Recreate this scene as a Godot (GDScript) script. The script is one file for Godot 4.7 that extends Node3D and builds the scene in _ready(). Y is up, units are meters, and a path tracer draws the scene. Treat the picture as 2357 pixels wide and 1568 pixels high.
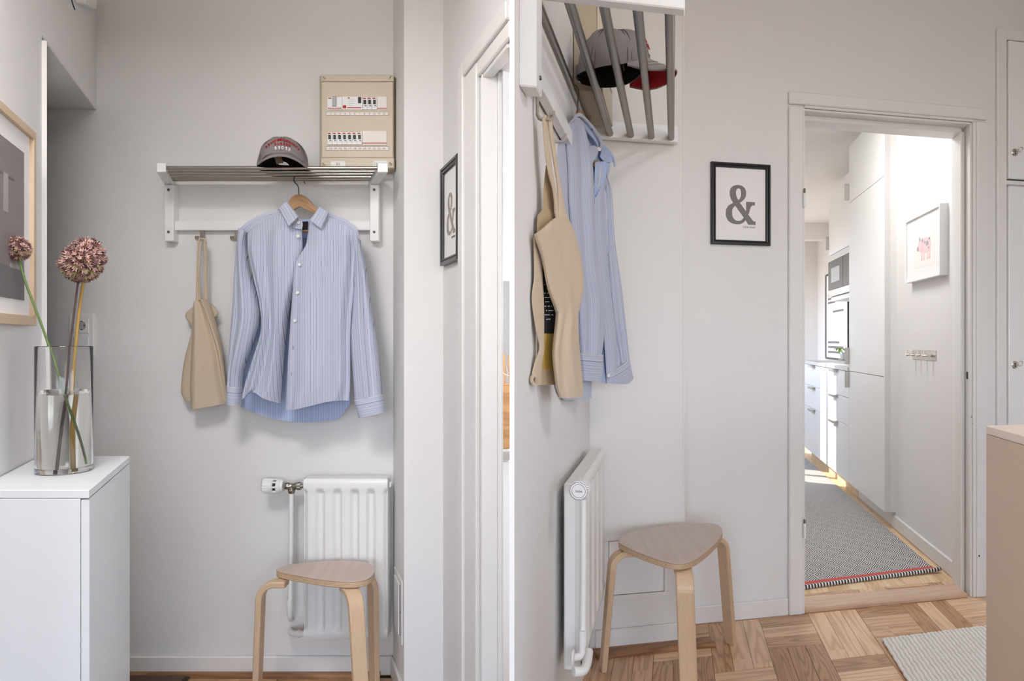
extends Node3D
# Two small hallways side by side, parted by a thin white partition, and the kitchen behind the doorway of the second.
# Plan points are Vector2(x, depth): depth counts away from the camera, so world z = -depth. Heights are metres above the floor.
const F := 1600.0      # focal length in pixels of a 2357 x 1568 picture
const CX := 1178.5
const CY := 784.0
const EYE := 1.2
# setting lines: [point, direction, normal] in plan
const LB := [Vector2(0, 2.5), Vector2(1, 0), Vector2(0, -1)]                       # first hall: back wall
const LL := [Vector2(-1.4977, 2.5), Vector2(0.358, -1), Vector2(0.9415, 0.3371)]   # first hall: side wall with the big picture
const LR := [Vector2(-0.226, 2.28), Vector2(0.358, -1), Vector2(-0.9415, -0.3371)] # first hall: side wall with the doorway
const LA := Vector2(0.358, -1)                                                     # first hall: out of the back wall
const R1 := [Vector2(0.300, 2.674), Vector2(-0.232, -1), Vector2(0.9741, -0.226)]  # second hall: rack wall
const R2A := [Vector2(0.3757, 2.69), Vector2(0.976, 0.219), Vector2(0.219, -0.976)]# second hall: boxed-in pipe
const R2B := [Vector2(1.2105, 3.043), Vector2(0.976, 0.219), Vector2(0.219, -0.976)]# second hall: doorway wall
const E1 := Vector2(0.232, 1)
const E2 := Vector2(0.976, 0.219)
const KP := [Vector2(2.238, 3.516), Vector2(0.232, 1), Vector2(-0.9741, 0.226)]    # kitchen: wall with the pig picture
const KT := [Vector2(2.375, 4.44), Vector2(0.232, 1), Vector2(-0.9741, 0.226)]     # kitchen: cupboard fronts
const KU := [Vector2(2.575, 4.44), Vector2(0.232, 1), Vector2(-0.9741, 0.226)]     # kitchen: wall cupboard fronts
const KW := [Vector2(3.165, 4.44), Vector2(0.232, 1), Vector2(-0.9741, 0.226)]     # kitchen: wall behind the cupboards

var org := {}
var rng := RandomNumberGenerator.new()
var M := {}

# ---------------------------------------------------------------- geometry helpers
func w3(p: Vector2, y: float) -> Vector3:
	return Vector3(p.x, y, -p.y)

func d3(d: Vector2) -> Vector3:
	return Vector3(d.x, 0, -d.y)

func P(px: float, py: float, z: float) -> Vector3:
	return Vector3((px - CX) / F * z, EYE - (py - CY) / F * z, -z)

func on(line: Array, px: float, off := 0.0) -> Vector2:
	var a: Vector2 = line[0] + line[2] * off
	var d: Vector2 = line[1]
	var k := (px - CX) / F
	return a + d * ((k * a.y - a.x) / (d.x - k * d.y))

func onp(line: Array, px: float, py: float, off := 0.0) -> Vector3:
	var q := on(line, px, off)
	return w3(q, EYE - (py - CY) / F * q.y)

func flat_at(px: float, py: float, h: float) -> Vector3:
	return P(px, py, F * (EYE - h) / (py - CY))

class MB:
	var v := PackedVector3Array()
	var n := PackedVector3Array()
	var uv := PackedVector2Array()
	var ix := PackedInt32Array()

	func quad(a: Vector3, b: Vector3, c: Vector3, d: Vector3, ref: Vector3, t := []) -> void:
		var nn := (b - a).cross(c - a)
		if nn.length_squared() < 1e-16:
			nn = (c - a).cross(d - a)
		if nn.length_squared() < 1e-20:
			return
		nn = nn.normalized()
		var pts := [a, b, c, d]
		var tt: Array = t if t.size() == 4 else [Vector2(0, 0), Vector2(a.distance_to(b), 0), Vector2(a.distance_to(b), b.distance_to(c)), Vector2(0, b.distance_to(c))]
		if nn.dot(ref) < 0:
			nn = -nn
			pts.reverse()
			tt = [tt[3], tt[2], tt[1], tt[0]]
		var k := v.size()
		for i in 4:
			v.append(pts[i]); n.append(nn); uv.append(tt[i])
		ix.append_array([k, k + 2, k + 1, k, k + 3, k + 2])

	func tri(a: Vector3, b: Vector3, c: Vector3, ref: Vector3, ta := Vector2.ZERO, tb := Vector2.ZERO, tc := Vector2.ZERO) -> void:
		var nn := (b - a).cross(c - a)
		if nn.length_squared() < 1e-20:
			return
		nn = nn.normalized()
		var k := v.size()
		if nn.dot(ref) < 0:
			v.append_array([a, c, b]); uv.append_array([ta, tc, tb]); nn = -nn
		else:
			v.append_array([a, b, c]); uv.append_array([ta, tb, tc])
		n.append_array([nn, nn, nn])
		ix.append_array([k, k + 2, k + 1])

	# a chamfered box on any three edge vectors; the first edge is the grain
	func slab(o: Vector3, a: Vector3, b: Vector3, c: Vector3, bev := 0.002, shift := Vector2.ZERO) -> MB:
		var L := [a.length(), b.length(), c.length()]
		var E := [a, b, c]
		var mid := o + (a + b + c) * 0.5
		bev = minf(bev, 0.45 * minf(L[0], minf(L[1], L[2])))
		var pt = func(s: Array, face: int) -> Vector3:
			var r := o
			for i in 3:
				var f: float = (1.0 if s[i] > 0 else 0.0)
				if i != face:
					f += (-1 if s[i] > 0 else 1) * bev / L[i]
				r += E[i] * f
			return r
		var inv := Basis(a, b, c).inverse()
		var tex = func(q: Vector3, face: int) -> Vector2:
			var r := inv * (q - o)
			var m := [r.x * L[0], r.y * L[1], r.z * L[2]]
			return shift + (Vector2(m[1], m[0]) if face == 2 else Vector2(m[2], m[0]) if face == 1 else Vector2(m[1], m[2]))
		for face in 3:
			var i1 := (face + 1) % 3
			var i2 := (face + 2) % 3
			for s in [-1, 1]:
				var q := []
				for w in [[-1, -1], [1, -1], [1, 1], [-1, 1]]:
					var sg := [0, 0, 0]
					sg[face] = s; sg[i1] = w[0]; sg[i2] = w[1]
					q.append(pt.call(sg, face))
				var cn: Vector3 = (q[0] + q[2]) * 0.5 - mid
				quad(q[0], q[1], q[2], q[3], cn, [tex.call(q[0], face), tex.call(q[1], face), tex.call(q[2], face), tex.call(q[3], face)])
		if bev <= 0.00001:
			return self
		for e in 3:
			var i1 := (e + 1) % 3
			var i2 := (e + 2) % 3
			for s1 in [-1, 1]:
				for s2 in [-1, 1]:
					var lo := [0, 0, 0]
					var hi := [0, 0, 0]
					lo[e] = -1; hi[e] = 1; lo[i1] = s1; hi[i1] = s1; lo[i2] = s2; hi[i2] = s2
					var q0: Vector3 = pt.call(lo, i1)
					var q1: Vector3 = pt.call(hi, i1)
					var q2: Vector3 = pt.call(hi, i2)
					var q3: Vector3 = pt.call(lo, i2)
					quad(q0, q1, q2, q3, (q0 + q2) * 0.5 - mid, [tex.call(q0, 2 if e != 2 else 1), tex.call(q1, 2 if e != 2 else 1), tex.call(q2, 2 if e != 2 else 1), tex.call(q3, 2 if e != 2 else 1)])
		for s0 in [-1, 1]:
			for s1 in [-1, 1]:
				for s2 in [-1, 1]:
					var c0: Vector3 = pt.call([s0, s1, s2], 0)
					tri(c0, pt.call([s0, s1, s2], 1), pt.call([s0, s1, s2], 2), c0 - mid)
		return self

	# plan polygon pushed along a vector, both rims chamfered
	func prism(poly: PackedVector2Array, o: Vector3, ax: Vector3, ay: Vector3, az: Vector3, bev := 0.0) -> MB:
		var m := poly.size()
		var mid2 := Vector2.ZERO
		for q in poly:
			mid2 += q / m
		var inn := PackedVector2Array()
		var ccw := not Geometry2D.is_polygon_clockwise(poly)
		for i in m:
			var e0 := (poly[i] - poly[(i + m - 1) % m]).normalized()
			var e1 := (poly[(i + 1) % m] - poly[i]).normalized()
			var n0 := Vector2(-e0.y, e0.x) * (1 if ccw else -1)
			var n1 := Vector2(-e1.y, e1.x) * (1 if ccw else -1)
			var nm := (n0 + n1)
			nm = nm / maxf(nm.length_squared() * 0.5, 0.3)
			inn.append(poly[i] + nm * bev)
		var L := az.length()
		var zb := az * (bev / L)
		var g = func(q: Vector2) -> Vector3: return o + ax * q.x + ay * q.y
		var sgn := 1.0 if ax.cross(ay).dot(az) > 0 else -1.0
		var tr := Geometry2D.triangulate_polygon(inn)
		for k in range(0, tr.size(), 3):
			var a: Vector3 = g.call(inn[tr[k]])
			var b: Vector3 = g.call(inn[tr[k + 1]])
			var c: Vector3 = g.call(inn[tr[k + 2]])
			tri(a + az, b + az, c + az, az, inn[tr[k]], inn[tr[k + 1]], inn[tr[k + 2]])
			tri(a, b, c, -az, inn[tr[k]], inn[tr[k + 1]], inn[tr[k + 2]])
		var run := 0.0
		for i in m:
			var j := (i + 1) % m
			var e := (poly[j] - poly[i])
			var out2 := Vector2(e.y, -e.x).normalized() * (1 if ccw else -1)
			var ref := ax * out2.x + ay * out2.y
			var a: Vector3 = g.call(poly[i])
			var b: Vector3 = g.call(poly[j])
			quad(a + zb, b + zb, b + az - zb, a + az - zb, ref, [Vector2(run, 0), Vector2(run + e.length(), 0), Vector2(run + e.length(), L), Vector2(run, L)])
			if bev > 0:
				quad(a + az - zb, b + az - zb, g.call(inn[j]) + az, g.call(inn[i]) + az, ref + az.normalized())
				quad(a + zb, b + zb, g.call(inn[j]), g.call(inn[i]), ref - az.normalized())
			run += e.length()
		return self

	# rows of points; smooth normals; ref decides the front of an open sheet, closed sheets face away from their row centres
	func grid(rows: Array, tex: Array, wrap := false, ref := Vector3.ZERO, sign_of := 0.0) -> void:
		var nr := rows.size()
		var nc: int = rows[0].size()
		var k := v.size()
		var ns := []
		var turn := 0.0
		for r in nr:
			var line := PackedVector3Array()
			var cen := Vector3.ZERO
			for q in rows[r]:
				cen += q / nc
			for c in nc:
				var r0: Vector3 = rows[maxi(r - 1, 0)][c]
				var r1: Vector3 = rows[mini(r + 1, nr - 1)][c]
				var c0: Vector3 = rows[r][c - 1 if c > 0 else (nc - 2 if wrap else 0)]
				var c1: Vector3 = rows[r][c + 1 if c < nc - 1 else (1 if wrap else nc - 1)]
				var nn := (c1 - c0).cross(r1 - r0)
				nn = nn.normalized() if nn.length_squared() > 1e-22 else Vector3.ZERO
				line.append(nn)
				turn += nn.dot(ref if ref != Vector3.ZERO else (rows[r][c] - cen).normalized())
			ns.append(line)
		if sign_of != 0.0:
			turn = sign_of
		var s := 1.0 if turn >= 0 else -1.0
		for r in nr:
			for c in nc:
				v.append(rows[r][c])
				n.append(ns[r][c] * s if ns[r][c] != Vector3.ZERO else (ref if ref != Vector3.ZERO else Vector3.UP))
				uv.append(tex[r][c] if tex else Vector2(float(c) / nc, float(r) / nr))
		for r in nr - 1:
			for c in nc - 1:
				var a := k + r * nc + c
				if s > 0:
					ix.append_array([a, a + nc, a + 1, a + 1, a + nc, a + nc + 1])
				else:
					ix.append_array([a, a + 1, a + nc, a + 1, a + nc + 1, a + nc])

	func fan(ring: Array, ref: Vector3) -> void:
		var cen := Vector3.ZERO
		for q in ring:
			cen += q / ring.size()
		for i in ring.size():
			tri(cen, ring[i], ring[(i + 1) % ring.size()], ref)

	func tube(pts: Array, rad, seg := 10, cap := true) -> MB:
		var rows := []
		var tex := []
		var t0: Vector3 = (pts[1] - pts[0]).normalized()
		var up := Vector3.UP if absf(t0.y) < 0.9 else Vector3.RIGHT
		var sd := up.cross(t0).normalized()
		var run := 0.0
		for i in pts.size():
			var t: Vector3 = (pts[mini(i + 1, pts.size() - 1)] - pts[maxi(i - 1, 0)]).normalized()
			sd = (sd - t * sd.dot(t)).normalized()
			var bi := t.cross(sd)
			var r: float = rad[i] if rad is Array else rad
			if i > 0:
				run += pts[i].distance_to(pts[i - 1])
			var row := []
			var tr := []
			for s in seg + 1:
				var a := TAU * s / seg
				row.append(pts[i] + (sd * cos(a) + bi * sin(a)) * r)
				tr.append(Vector2(a * r, run))
			rows.append(row); tex.append(tr)
		grid(rows, tex, true)
		if cap:
			fan(rows[0].slice(0, seg), -t0)
			fan(rows[-1].slice(0, seg), (pts[-1] - pts[-2]))
		return self

	# profile: [radius, distance along axis]
	func lathe(prof: Array, o: Vector3, axis: Vector3, seg := 24) -> MB:
		axis = axis.normalized()
		var sd := (Vector3.UP if absf(axis.y) < 0.9 else Vector3.RIGHT).cross(axis).normalized()
		var bi := axis.cross(sd)
		var sn := []
		for i in prof.size() - 1:
			var e := Vector2(prof[i + 1][0] - prof[i][0], prof[i + 1][1] - prof[i][1])
			sn.append(Vector2(e.y, -e.x).normalized())
		for i in prof.size() - 1:
			var n0: Vector2 = sn[i]
			var n1: Vector2 = sn[i]
			if i > 0 and sn[i - 1].dot(sn[i]) > 0.7:
				n0 = (sn[i - 1] + sn[i]).normalized()
			if i < sn.size() - 1 and sn[i + 1].dot(sn[i]) > 0.7:
				n1 = (sn[i + 1] + sn[i]).normalized()
			var k := v.size()
			for s in seg + 1:
				var a := TAU * s / seg
				var rd := sd * cos(a) + bi * sin(a)
				v.append(o + rd * prof[i][0] + axis * prof[i][1]); n.append((rd * n0.x + axis * n0.y).normalized()); uv.append(Vector2(a / TAU, prof[i][1]))
				v.append(o + rd * prof[i + 1][0] + axis * prof[i + 1][1]); n.append((rd * n1.x + axis * n1.y).normalized()); uv.append(Vector2(a / TAU, prof[i + 1][1]))
			for s in seg:
				var a := k + s * 2
				# front = outward for a profile that runs along the axis
				ix.append_array([a, a + 1, a + 2, a + 2, a + 1, a + 3])
		return self

	# closed 2-D section swept along a path that bends in the plane across «side»
	func sweep(pts: Array, sec: PackedVector2Array, side: Vector3) -> MB:
		var rings := []
		for i in pts.size():
			var t: Vector3 = (pts[mini(i + 1, pts.size() - 1)] - pts[maxi(i - 1, 0)]).normalized()
			var nn := side.cross(t).normalized()
			var ring := []
			for q in sec:
				ring.append(pts[i] + side * q.x + nn * q.y)
			rings.append(ring)
		var m := sec.size()
		var run := 0.0
		for i in pts.size() - 1:
			var st: float = pts[i].distance_to(pts[i + 1])
			var around := 0.0
			var cen: Vector3 = (pts[i] + pts[i + 1]) * 0.5
			for j in m:
				var jj := (j + 1) % m
				var wd := sec[j].distance_to(sec[jj])
				var q: Vector3 = (rings[i][j] + rings[i + 1][jj]) * 0.5
				quad(rings[i][j], rings[i][jj], rings[i + 1][jj], rings[i + 1][j], q - cen, [Vector2(around, run), Vector2(around + wd, run), Vector2(around + wd, run + st), Vector2(around, run + st)])
				around += wd
			run += st
		fan(rings[0], pts[0] - pts[1])
		fan(rings[-1], pts[-1] - pts[-2])
		return self

	func sheet(rows: Array, tex: Array, thick: Array, ref: Vector3) -> MB:
		# rows: front points; thick: Vector3 to the back per point
		grid(rows, tex, false, ref)
		var back := []
		for r in rows.size():
			var line := []
			for c in rows[r].size():
				line.append(rows[r][c] + thick[r][c])
			back.append(line)
		grid(back, tex, false, -ref)
		var nr := rows.size()
		var nc: int = rows[0].size()
		var cen: Vector3 = (rows[0][0] + rows[nr - 1][nc - 1]) * 0.5
		for c in nc - 1:
			for r in [0, nr - 1]:
				var q: Vector3 = rows[r][c]
				var o: Vector3 = rows[1 if r == 0 else nr - 2][c]
				quad(rows[r][c], rows[r][c + 1], back[r][c + 1], back[r][c], q - o, [tex[r][c], tex[r][c + 1], tex[r][c + 1], tex[r][c]])
		for r in nr - 1:
			for c in [0, nc - 1]:
				var q: Vector3 = rows[r][c]
				var o: Vector3 = rows[r][1 if c == 0 else nc - 2]
				quad(rows[r][c], rows[r + 1][c], back[r + 1][c], back[r][c], q - o, [tex[r][c], tex[r + 1][c], tex[r + 1][c], tex[r][c]])
		return self

	func done(o: Vector3) -> ArrayMesh:
		var vv := PackedVector3Array()
		vv.resize(v.size())
		for i in v.size():
			vv[i] = v[i] - o
		var a := []
		a.resize(Mesh.ARRAY_MAX)
		a[Mesh.ARRAY_VERTEX] = vv; a[Mesh.ARRAY_NORMAL] = n; a[Mesh.ARRAY_TEX_UV] = uv; a[Mesh.ARRAY_INDEX] = ix
		var m := ArrayMesh.new()
		m.add_surface_from_arrays(Mesh.PRIMITIVE_TRIANGLES, a)
		return m

func cat(p: Array, t: float):
	# Catmull-Rom through the entries of p, t from 0 to 1
	var m := p.size() - 1
	if m == 1:
		return p[0].lerp(p[1], t)
	var x := clampf(t, 0, 1) * m
	var i := mini(int(x), m - 1)
	var f := x - i
	var a = p[maxi(i - 1, 0)]
	var d = p[mini(i + 2, m)]
	return p[i].cubic_interpolate(p[i + 1], a, d, f)

func curve(p: Array, steps: int) -> Array:
	var r := []
	for i in steps + 1:
		r.append(cat(p, float(i) / steps))
	return r

func ridges(u: float, v: float, list: Array) -> float:
	# cloth folds: [u at the top, u at the bottom, width, height, fade-in v]
	var s := 0.0
	for f in list:
		var k: float = (u - lerpf(f[0], f[1], v)) / f[2]
		s += f[3] * exp(-k * k) * smoothstep(0.0, maxf(f[4], 0.01), v)
	return s

# A piece of cloth or sheet from an outline of rows of picture points read off the photograph and put at its own depth.
# place(px, py, u, v) gives the point of the undraped sheet, out: metres towards the front; hump: how far the middle bulges, thick: how thick
func cloth(rows: Array, place: Callable, out: Vector3, o := {}) -> MB:
	var nu: int = o.get("nu", 24)
	var nv: int = o.get("nv", 30)
	var hump: float = o.get("hump", 0.0)
	var back: float = o.get("back", 0.004)
	var folds: Array = o.get("folds", [])
	var mode: int = o.get("uv", 0)
	var wob: float = o.get("wob", 0.0)
	var pr := []
	for r in rows:
		var l := []
		for i in range(0, r.size(), 2):
			l.append(Vector2(r[i], r[i + 1]))
		pr.append(l)
	var cols := []
	for c in nu + 1:
		var line := []
		for l in pr:
			line.append(cat(l, float(c) / nu))
		cols.append(line)
	var g := []
	var tex := []
	var th := []
	for r in nv + 1:
		var v := float(r) / nv
		var base := []
		for c in nu + 1:
			var q: Vector2 = cat(cols[c], v)
			base.append(place.call(q.x, q.y, float(c) / nu, v))
		var line := []
		var tl := []
		var hl := []
		var half: float = base[0].distance_to(base[nu]) * 0.5
		for c in nu + 1:
			var u := float(c) / nu
			var k := sqrt(maxf(0.0, 1.0 - pow(absf(2 * u - 1), 2.4)))
			var dz := hump * k + ridges(u, v, folds) + wob * sin(u * 9.0 + v * 5.0) * sin(v * 7.0 + u * 3.0)
			line.append(base[c] + out * dz)
			hl.append(-out * (back * (0.35 + 0.65 * k) + hump * k * 0.8))
			var b: Vector3 = base[c]
			if mode == 0:
				tl.append(Vector2(b.dot(Vector3(-out.z, 0, out.x).normalized() if absf(out.z) > 0.05 else Vector3.RIGHT), -b.y))
			elif mode == 1:
				tl.append(Vector2((u - 0.5) * 2 * half, -b.y))
			else:
				tl.append(Vector2(0.003 + v * base[c].distance_to(place.call(cat(cols[c], 0.0).x, cat(cols[c], 0.0).y, u, 0.0)) if v > 0 else 0.003, u * 2 * half))
		g.append(line); tex.append(tl); th.append(hl)
	var mb := MB.new()
	mb.sheet(g, tex, th, out)
	return mb

# ---------------------------------------------------------------- nodes
func tag(o: Node, label: String, category: String, group := "") -> Node:
	o.set_meta("label", label); o.set_meta("category", category)
	if group:
		o.set_meta("group", group)
	return o

func numbered(called: String) -> String:
	if not has_node(NodePath(called)):
		return called
	var i := 1
	while has_node(NodePath("%s_%03d" % [called, i])):
		i += 1
	return "%s_%03d" % [called, i]

func thing(called: String, label: String, category: String, at: Vector3, group := "") -> Node3D:
	var o := Node3D.new()
	o.name = numbered(called); o.position = at
	add_child(o, true)
	org[o] = at
	tag(o, label, category, group)
	return o

func part(p: Node3D, called: String, mb: MB, mat: Material, label := "") -> MeshInstance3D:
	var o := MeshInstance3D.new()
	var nm := called
	var i := 1
	while p.has_node(NodePath(nm)):
		nm = "%s_%03d" % [called, i]
		i += 1
	o.name = nm
	o.mesh = mb.done(org[p])
	o.material_override = mat
	org[o] = org[p]
	p.add_child(o, true)
	if label:
		o.set_meta("label", label)
	return o

func single(called: String, label: String, category: String, mb: MB, mat: Material, at: Vector3, group := "") -> MeshInstance3D:
	var o := MeshInstance3D.new()
	o.name = numbered(called); o.position = at
	o.mesh = mb.done(at); o.material_override = mat
	add_child(o, true)
	org[o] = at
	tag(o, label, category, group)
	return o

func struct(called: String, mb: MB, mat: Material, label := "") -> MeshInstance3D:
	var o := MeshInstance3D.new()
	o.name = numbered(called)
	o.mesh = mb.done(Vector3.ZERO); o.material_override = mat
	add_child(o, true)
	org[o] = Vector3.ZERO
	o.set_meta("kind", "structure")
	if label:
		o.set_meta("label", label)
	return o

func plan(pts: Array, y0: float, y1: float, bev := 0.0) -> MB:
	return MB.new().prism(PackedVector2Array(pts), Vector3(0, y0, 0), Vector3.RIGHT, Vector3.FORWARD, Vector3(0, y1 - y0, 0), bev)

func lettering(p: Node3D, called: String, words: String, mid: Vector3, right: Vector3, up: Vector3, size: Vector2, mat: Material, font := "Droid Sans", bold := false, deep := 0.0006) -> MeshInstance3D:
	var tm := TextMesh.new()
	var sf := SystemFont.new()
	sf.font_names = PackedStringArray([font])
	sf.font_weight = 700 if bold else 400
	tm.font = sf; tm.font_size = 32; tm.pixel_size = 0.01; tm.depth = 0.02; tm.text = words; tm.curve_step = 2.0
	var box := tm.get_aabb()
	var arr: Array = tm.surface_get_arrays(0)
	var nrm := right.cross(up).normalized()
	var sx := size.x / maxf(box.size.x, 1e-5)
	var sy := size.y / maxf(box.size.y, 1e-5)
	if size.x <= 0:
		sx = sy
	if size.y <= 0:
		sy = sx
	var c := box.get_center()
	var mb := MB.new()
	var src: PackedVector3Array = arr[Mesh.ARRAY_VERTEX]
	var srn: PackedVector3Array = arr[Mesh.ARRAY_NORMAL]
	for i in src.size():
		var q := src[i] - c
		mb.v.append(mid + right * (q.x * sx) + up * (q.y * sy) + nrm * (q.z / 0.02 * deep))
		var m := srn[i]
		mb.n.append((right * m.x + up * m.y + nrm * m.z).normalized())
		mb.uv.append(Vector2.ZERO)
	mb.ix = arr[Mesh.ARRAY_INDEX] if arr[Mesh.ARRAY_INDEX] != null else PackedInt32Array(range(src.size()))
	return part(p, called, mb, mat)

# ---------------------------------------------------------------- materials
func c8(r: int, g: int, b: int) -> Color:
	return Color8(r, g, b)

func sm(col: Color, rough := 0.6, metal := 0.0) -> StandardMaterial3D:
	var m := StandardMaterial3D.new()
	m.albedo_color = col; m.roughness = rough; m.metallic = metal
	return m

func grain_normal(freq: float, strength: float, sd: int) -> NoiseTexture2D:
	var f := FastNoiseLite.new()
	f.seed = sd; f.frequency = freq; f.fractal_octaves = 3
	var t := NoiseTexture2D.new()
	t.width = 512; t.height = 512; t.seamless = true; t.as_normal_map = true; t.bump_strength = strength; t.noise = f
	return t

func bumpy(m: StandardMaterial3D, t: Texture2D, per_metre: float, amount := 1.0) -> StandardMaterial3D:
	m.normal_enabled = true; m.normal_texture = t; m.normal_scale = amount
	m.uv1_triplanar = true; m.uv1_world_triplanar = true; m.uv1_scale = Vector3.ONE * per_metre
	return m

func wood(light: Color, dark: Color, sd: int, waves := 9.0, rough := 0.45, fine := 0.35) -> StandardMaterial3D:
	# boards: u across 0.25 m, v along 1 m
	var f := FastNoiseLite.new()
	f.seed = sd; f.frequency = 0.012; f.fractal_octaves = 2
	var h := FastNoiseLite.new()
	h.seed = sd + 7; h.frequency = 0.11; h.fractal_octaves = 2
	var im := Image.create(192, 384, false, Image.FORMAT_RGB8)
	for y in 384:
		for x in 192:
			var b := f.get_noise_2d(x * 1.3, y * 0.24)
			var ring := 0.5 + 0.5 * sin((x / 192.0 * 2.0 + b * 1.2) * waves)
			ring = pow(ring, 2.2)
			var fib := h.get_noise_2d(x * 5.0, y * 0.35) * 0.5 + 0.5
			im.set_pixel(x, y, light.lerp(dark, clampf(ring * (1.0 - fine) + fib * fine * 1.2, 0, 1)))
	var m := sm(Color.WHITE, rough)
	m.albedo_texture = ImageTexture.create_from_image(im)
	m.uv1_scale = Vector3(4, 1, 1)
	return m

func plywood(light: Color, dark: Color) -> StandardMaterial3D:
	# stacked veneers: layers across v, 16 mm in all
	var im := Image.create(256, 64, false, Image.FORMAT_RGB8)
	var f := FastNoiseLite.new()
	f.seed = 5; f.frequency = 0.06
	for y in 64:
		for x in 256:
			var k := 1.0 if (y / 7) % 2 == 0 else 0.0
			k = clampf(k * 0.55 + f.get_noise_2d(x, y * 5) * 0.35 + 0.1, 0, 1)
			if f.get_noise_2d(x * 0.4 + 400, (y / 7) * 40) > 0.52:
				k = 1.4
			im.set_pixel(x, y, light.lerp(dark, k))
	var m := sm(Color.WHITE, 0.5)
	m.albedo_texture = ImageTexture.create_from_image(im)
	m.uv1_scale = Vector3(4, 40, 1)
	return m

func stripes(base: Color, tint: Color, thin: Color, bold: Color) -> StandardMaterial3D:
	# one repeat is 18.4 mm of cloth
	var im := Image.create(128, 64, false, Image.FORMAT_RGB8)
	for y in 64:
		for x in 128:
			var c := base if x < 64 else tint
			var q := x % 64
			if q >= 4 and q < 11:
				c = bold
			elif q >= 26 and q < 30 or q >= 44 and q < 48:
				c = thin
			elif q >= 30 and q < 44:
				c = c.lerp(thin, 0.3)
			var w := 0.04 * (((x + y) % 4) / 3.0 - 0.5)
			im.set_pixel(x, y, Color(c.r + w, c.g + w, c.b + w))
	var m := sm(Color.WHITE, 0.85)
	m.albedo_texture = ImageTexture.create_from_image(im)
	m.uv1_scale = Vector3(1 / 0.0184, 1 / 0.0092, 1)
	m.rim_enabled = true; m.rim = 0.15
	return m

func weave(a: Color, b: Color, per_metre: float, sd: int, amount := 0.5) -> StandardMaterial3D:
	var f := FastNoiseLite.new()
	f.seed = sd; f.frequency = 0.2
	var im := Image.create(256, 256, false, Image.FORMAT_RGB8)
	for y in 256:
		for x in 256:
			var k := 0.5 + 0.28 * sin(x * TAU / 8.0) * sin(y * TAU / 8.0) + f.get_noise_2d(x, y * 0.3) * amount * 0.5 + f.get_noise_2d(x * 0.3 + 900, y) * amount * 0.5
			im.set_pixel(x, y, a.lerp(b, clampf(k, 0, 1)))
	var m := sm(Color.WHITE, 0.95)
	m.albedo_texture = ImageTexture.create_from_image(im)
	m.uv1_scale = Vector3(per_metre, per_metre, 1)
	return m

func diamonds(a: Color, b: Color) -> StandardMaterial3D:
	# concentric diamonds in dark and pale wool; one repeat is 0.20 m
	var im := Image.create(256, 256, false, Image.FORMAT_RGB8)
	for y in 256:
		for x in 256:
			var dx := absf(fposmod(x, 128.0) - 64) / 64.0
			var dy := absf(fposmod(y, 128.0) - 64) / 64.0
			var k := fposmod((dx + dy) * 3.5, 1.0)
			im.set_pixel(x, y, a if k < 0.48 else b)
	var m := sm(Color.WHITE, 0.95)
	m.albedo_texture = ImageTexture.create_from_image(im)
	m.uv1_scale = Vector3(4.2, 3.4, 1)
	return m

func bands(a: Color, b: Color, per_metre: float) -> StandardMaterial3D:
	var im := Image.create(64, 8, false, Image.FORMAT_RGB8)
	for y in 8:
		for x in 64:
			im.set_pixel(x, y, a if (x + y * 2) % 64 < 32 else b)
	var m := sm(Color.WHITE, 0.95)
	m.albedo_texture = ImageTexture.create_from_image(im)
	m.uv1_scale = Vector3(per_metre, per_metre, 1)
	return m

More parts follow.
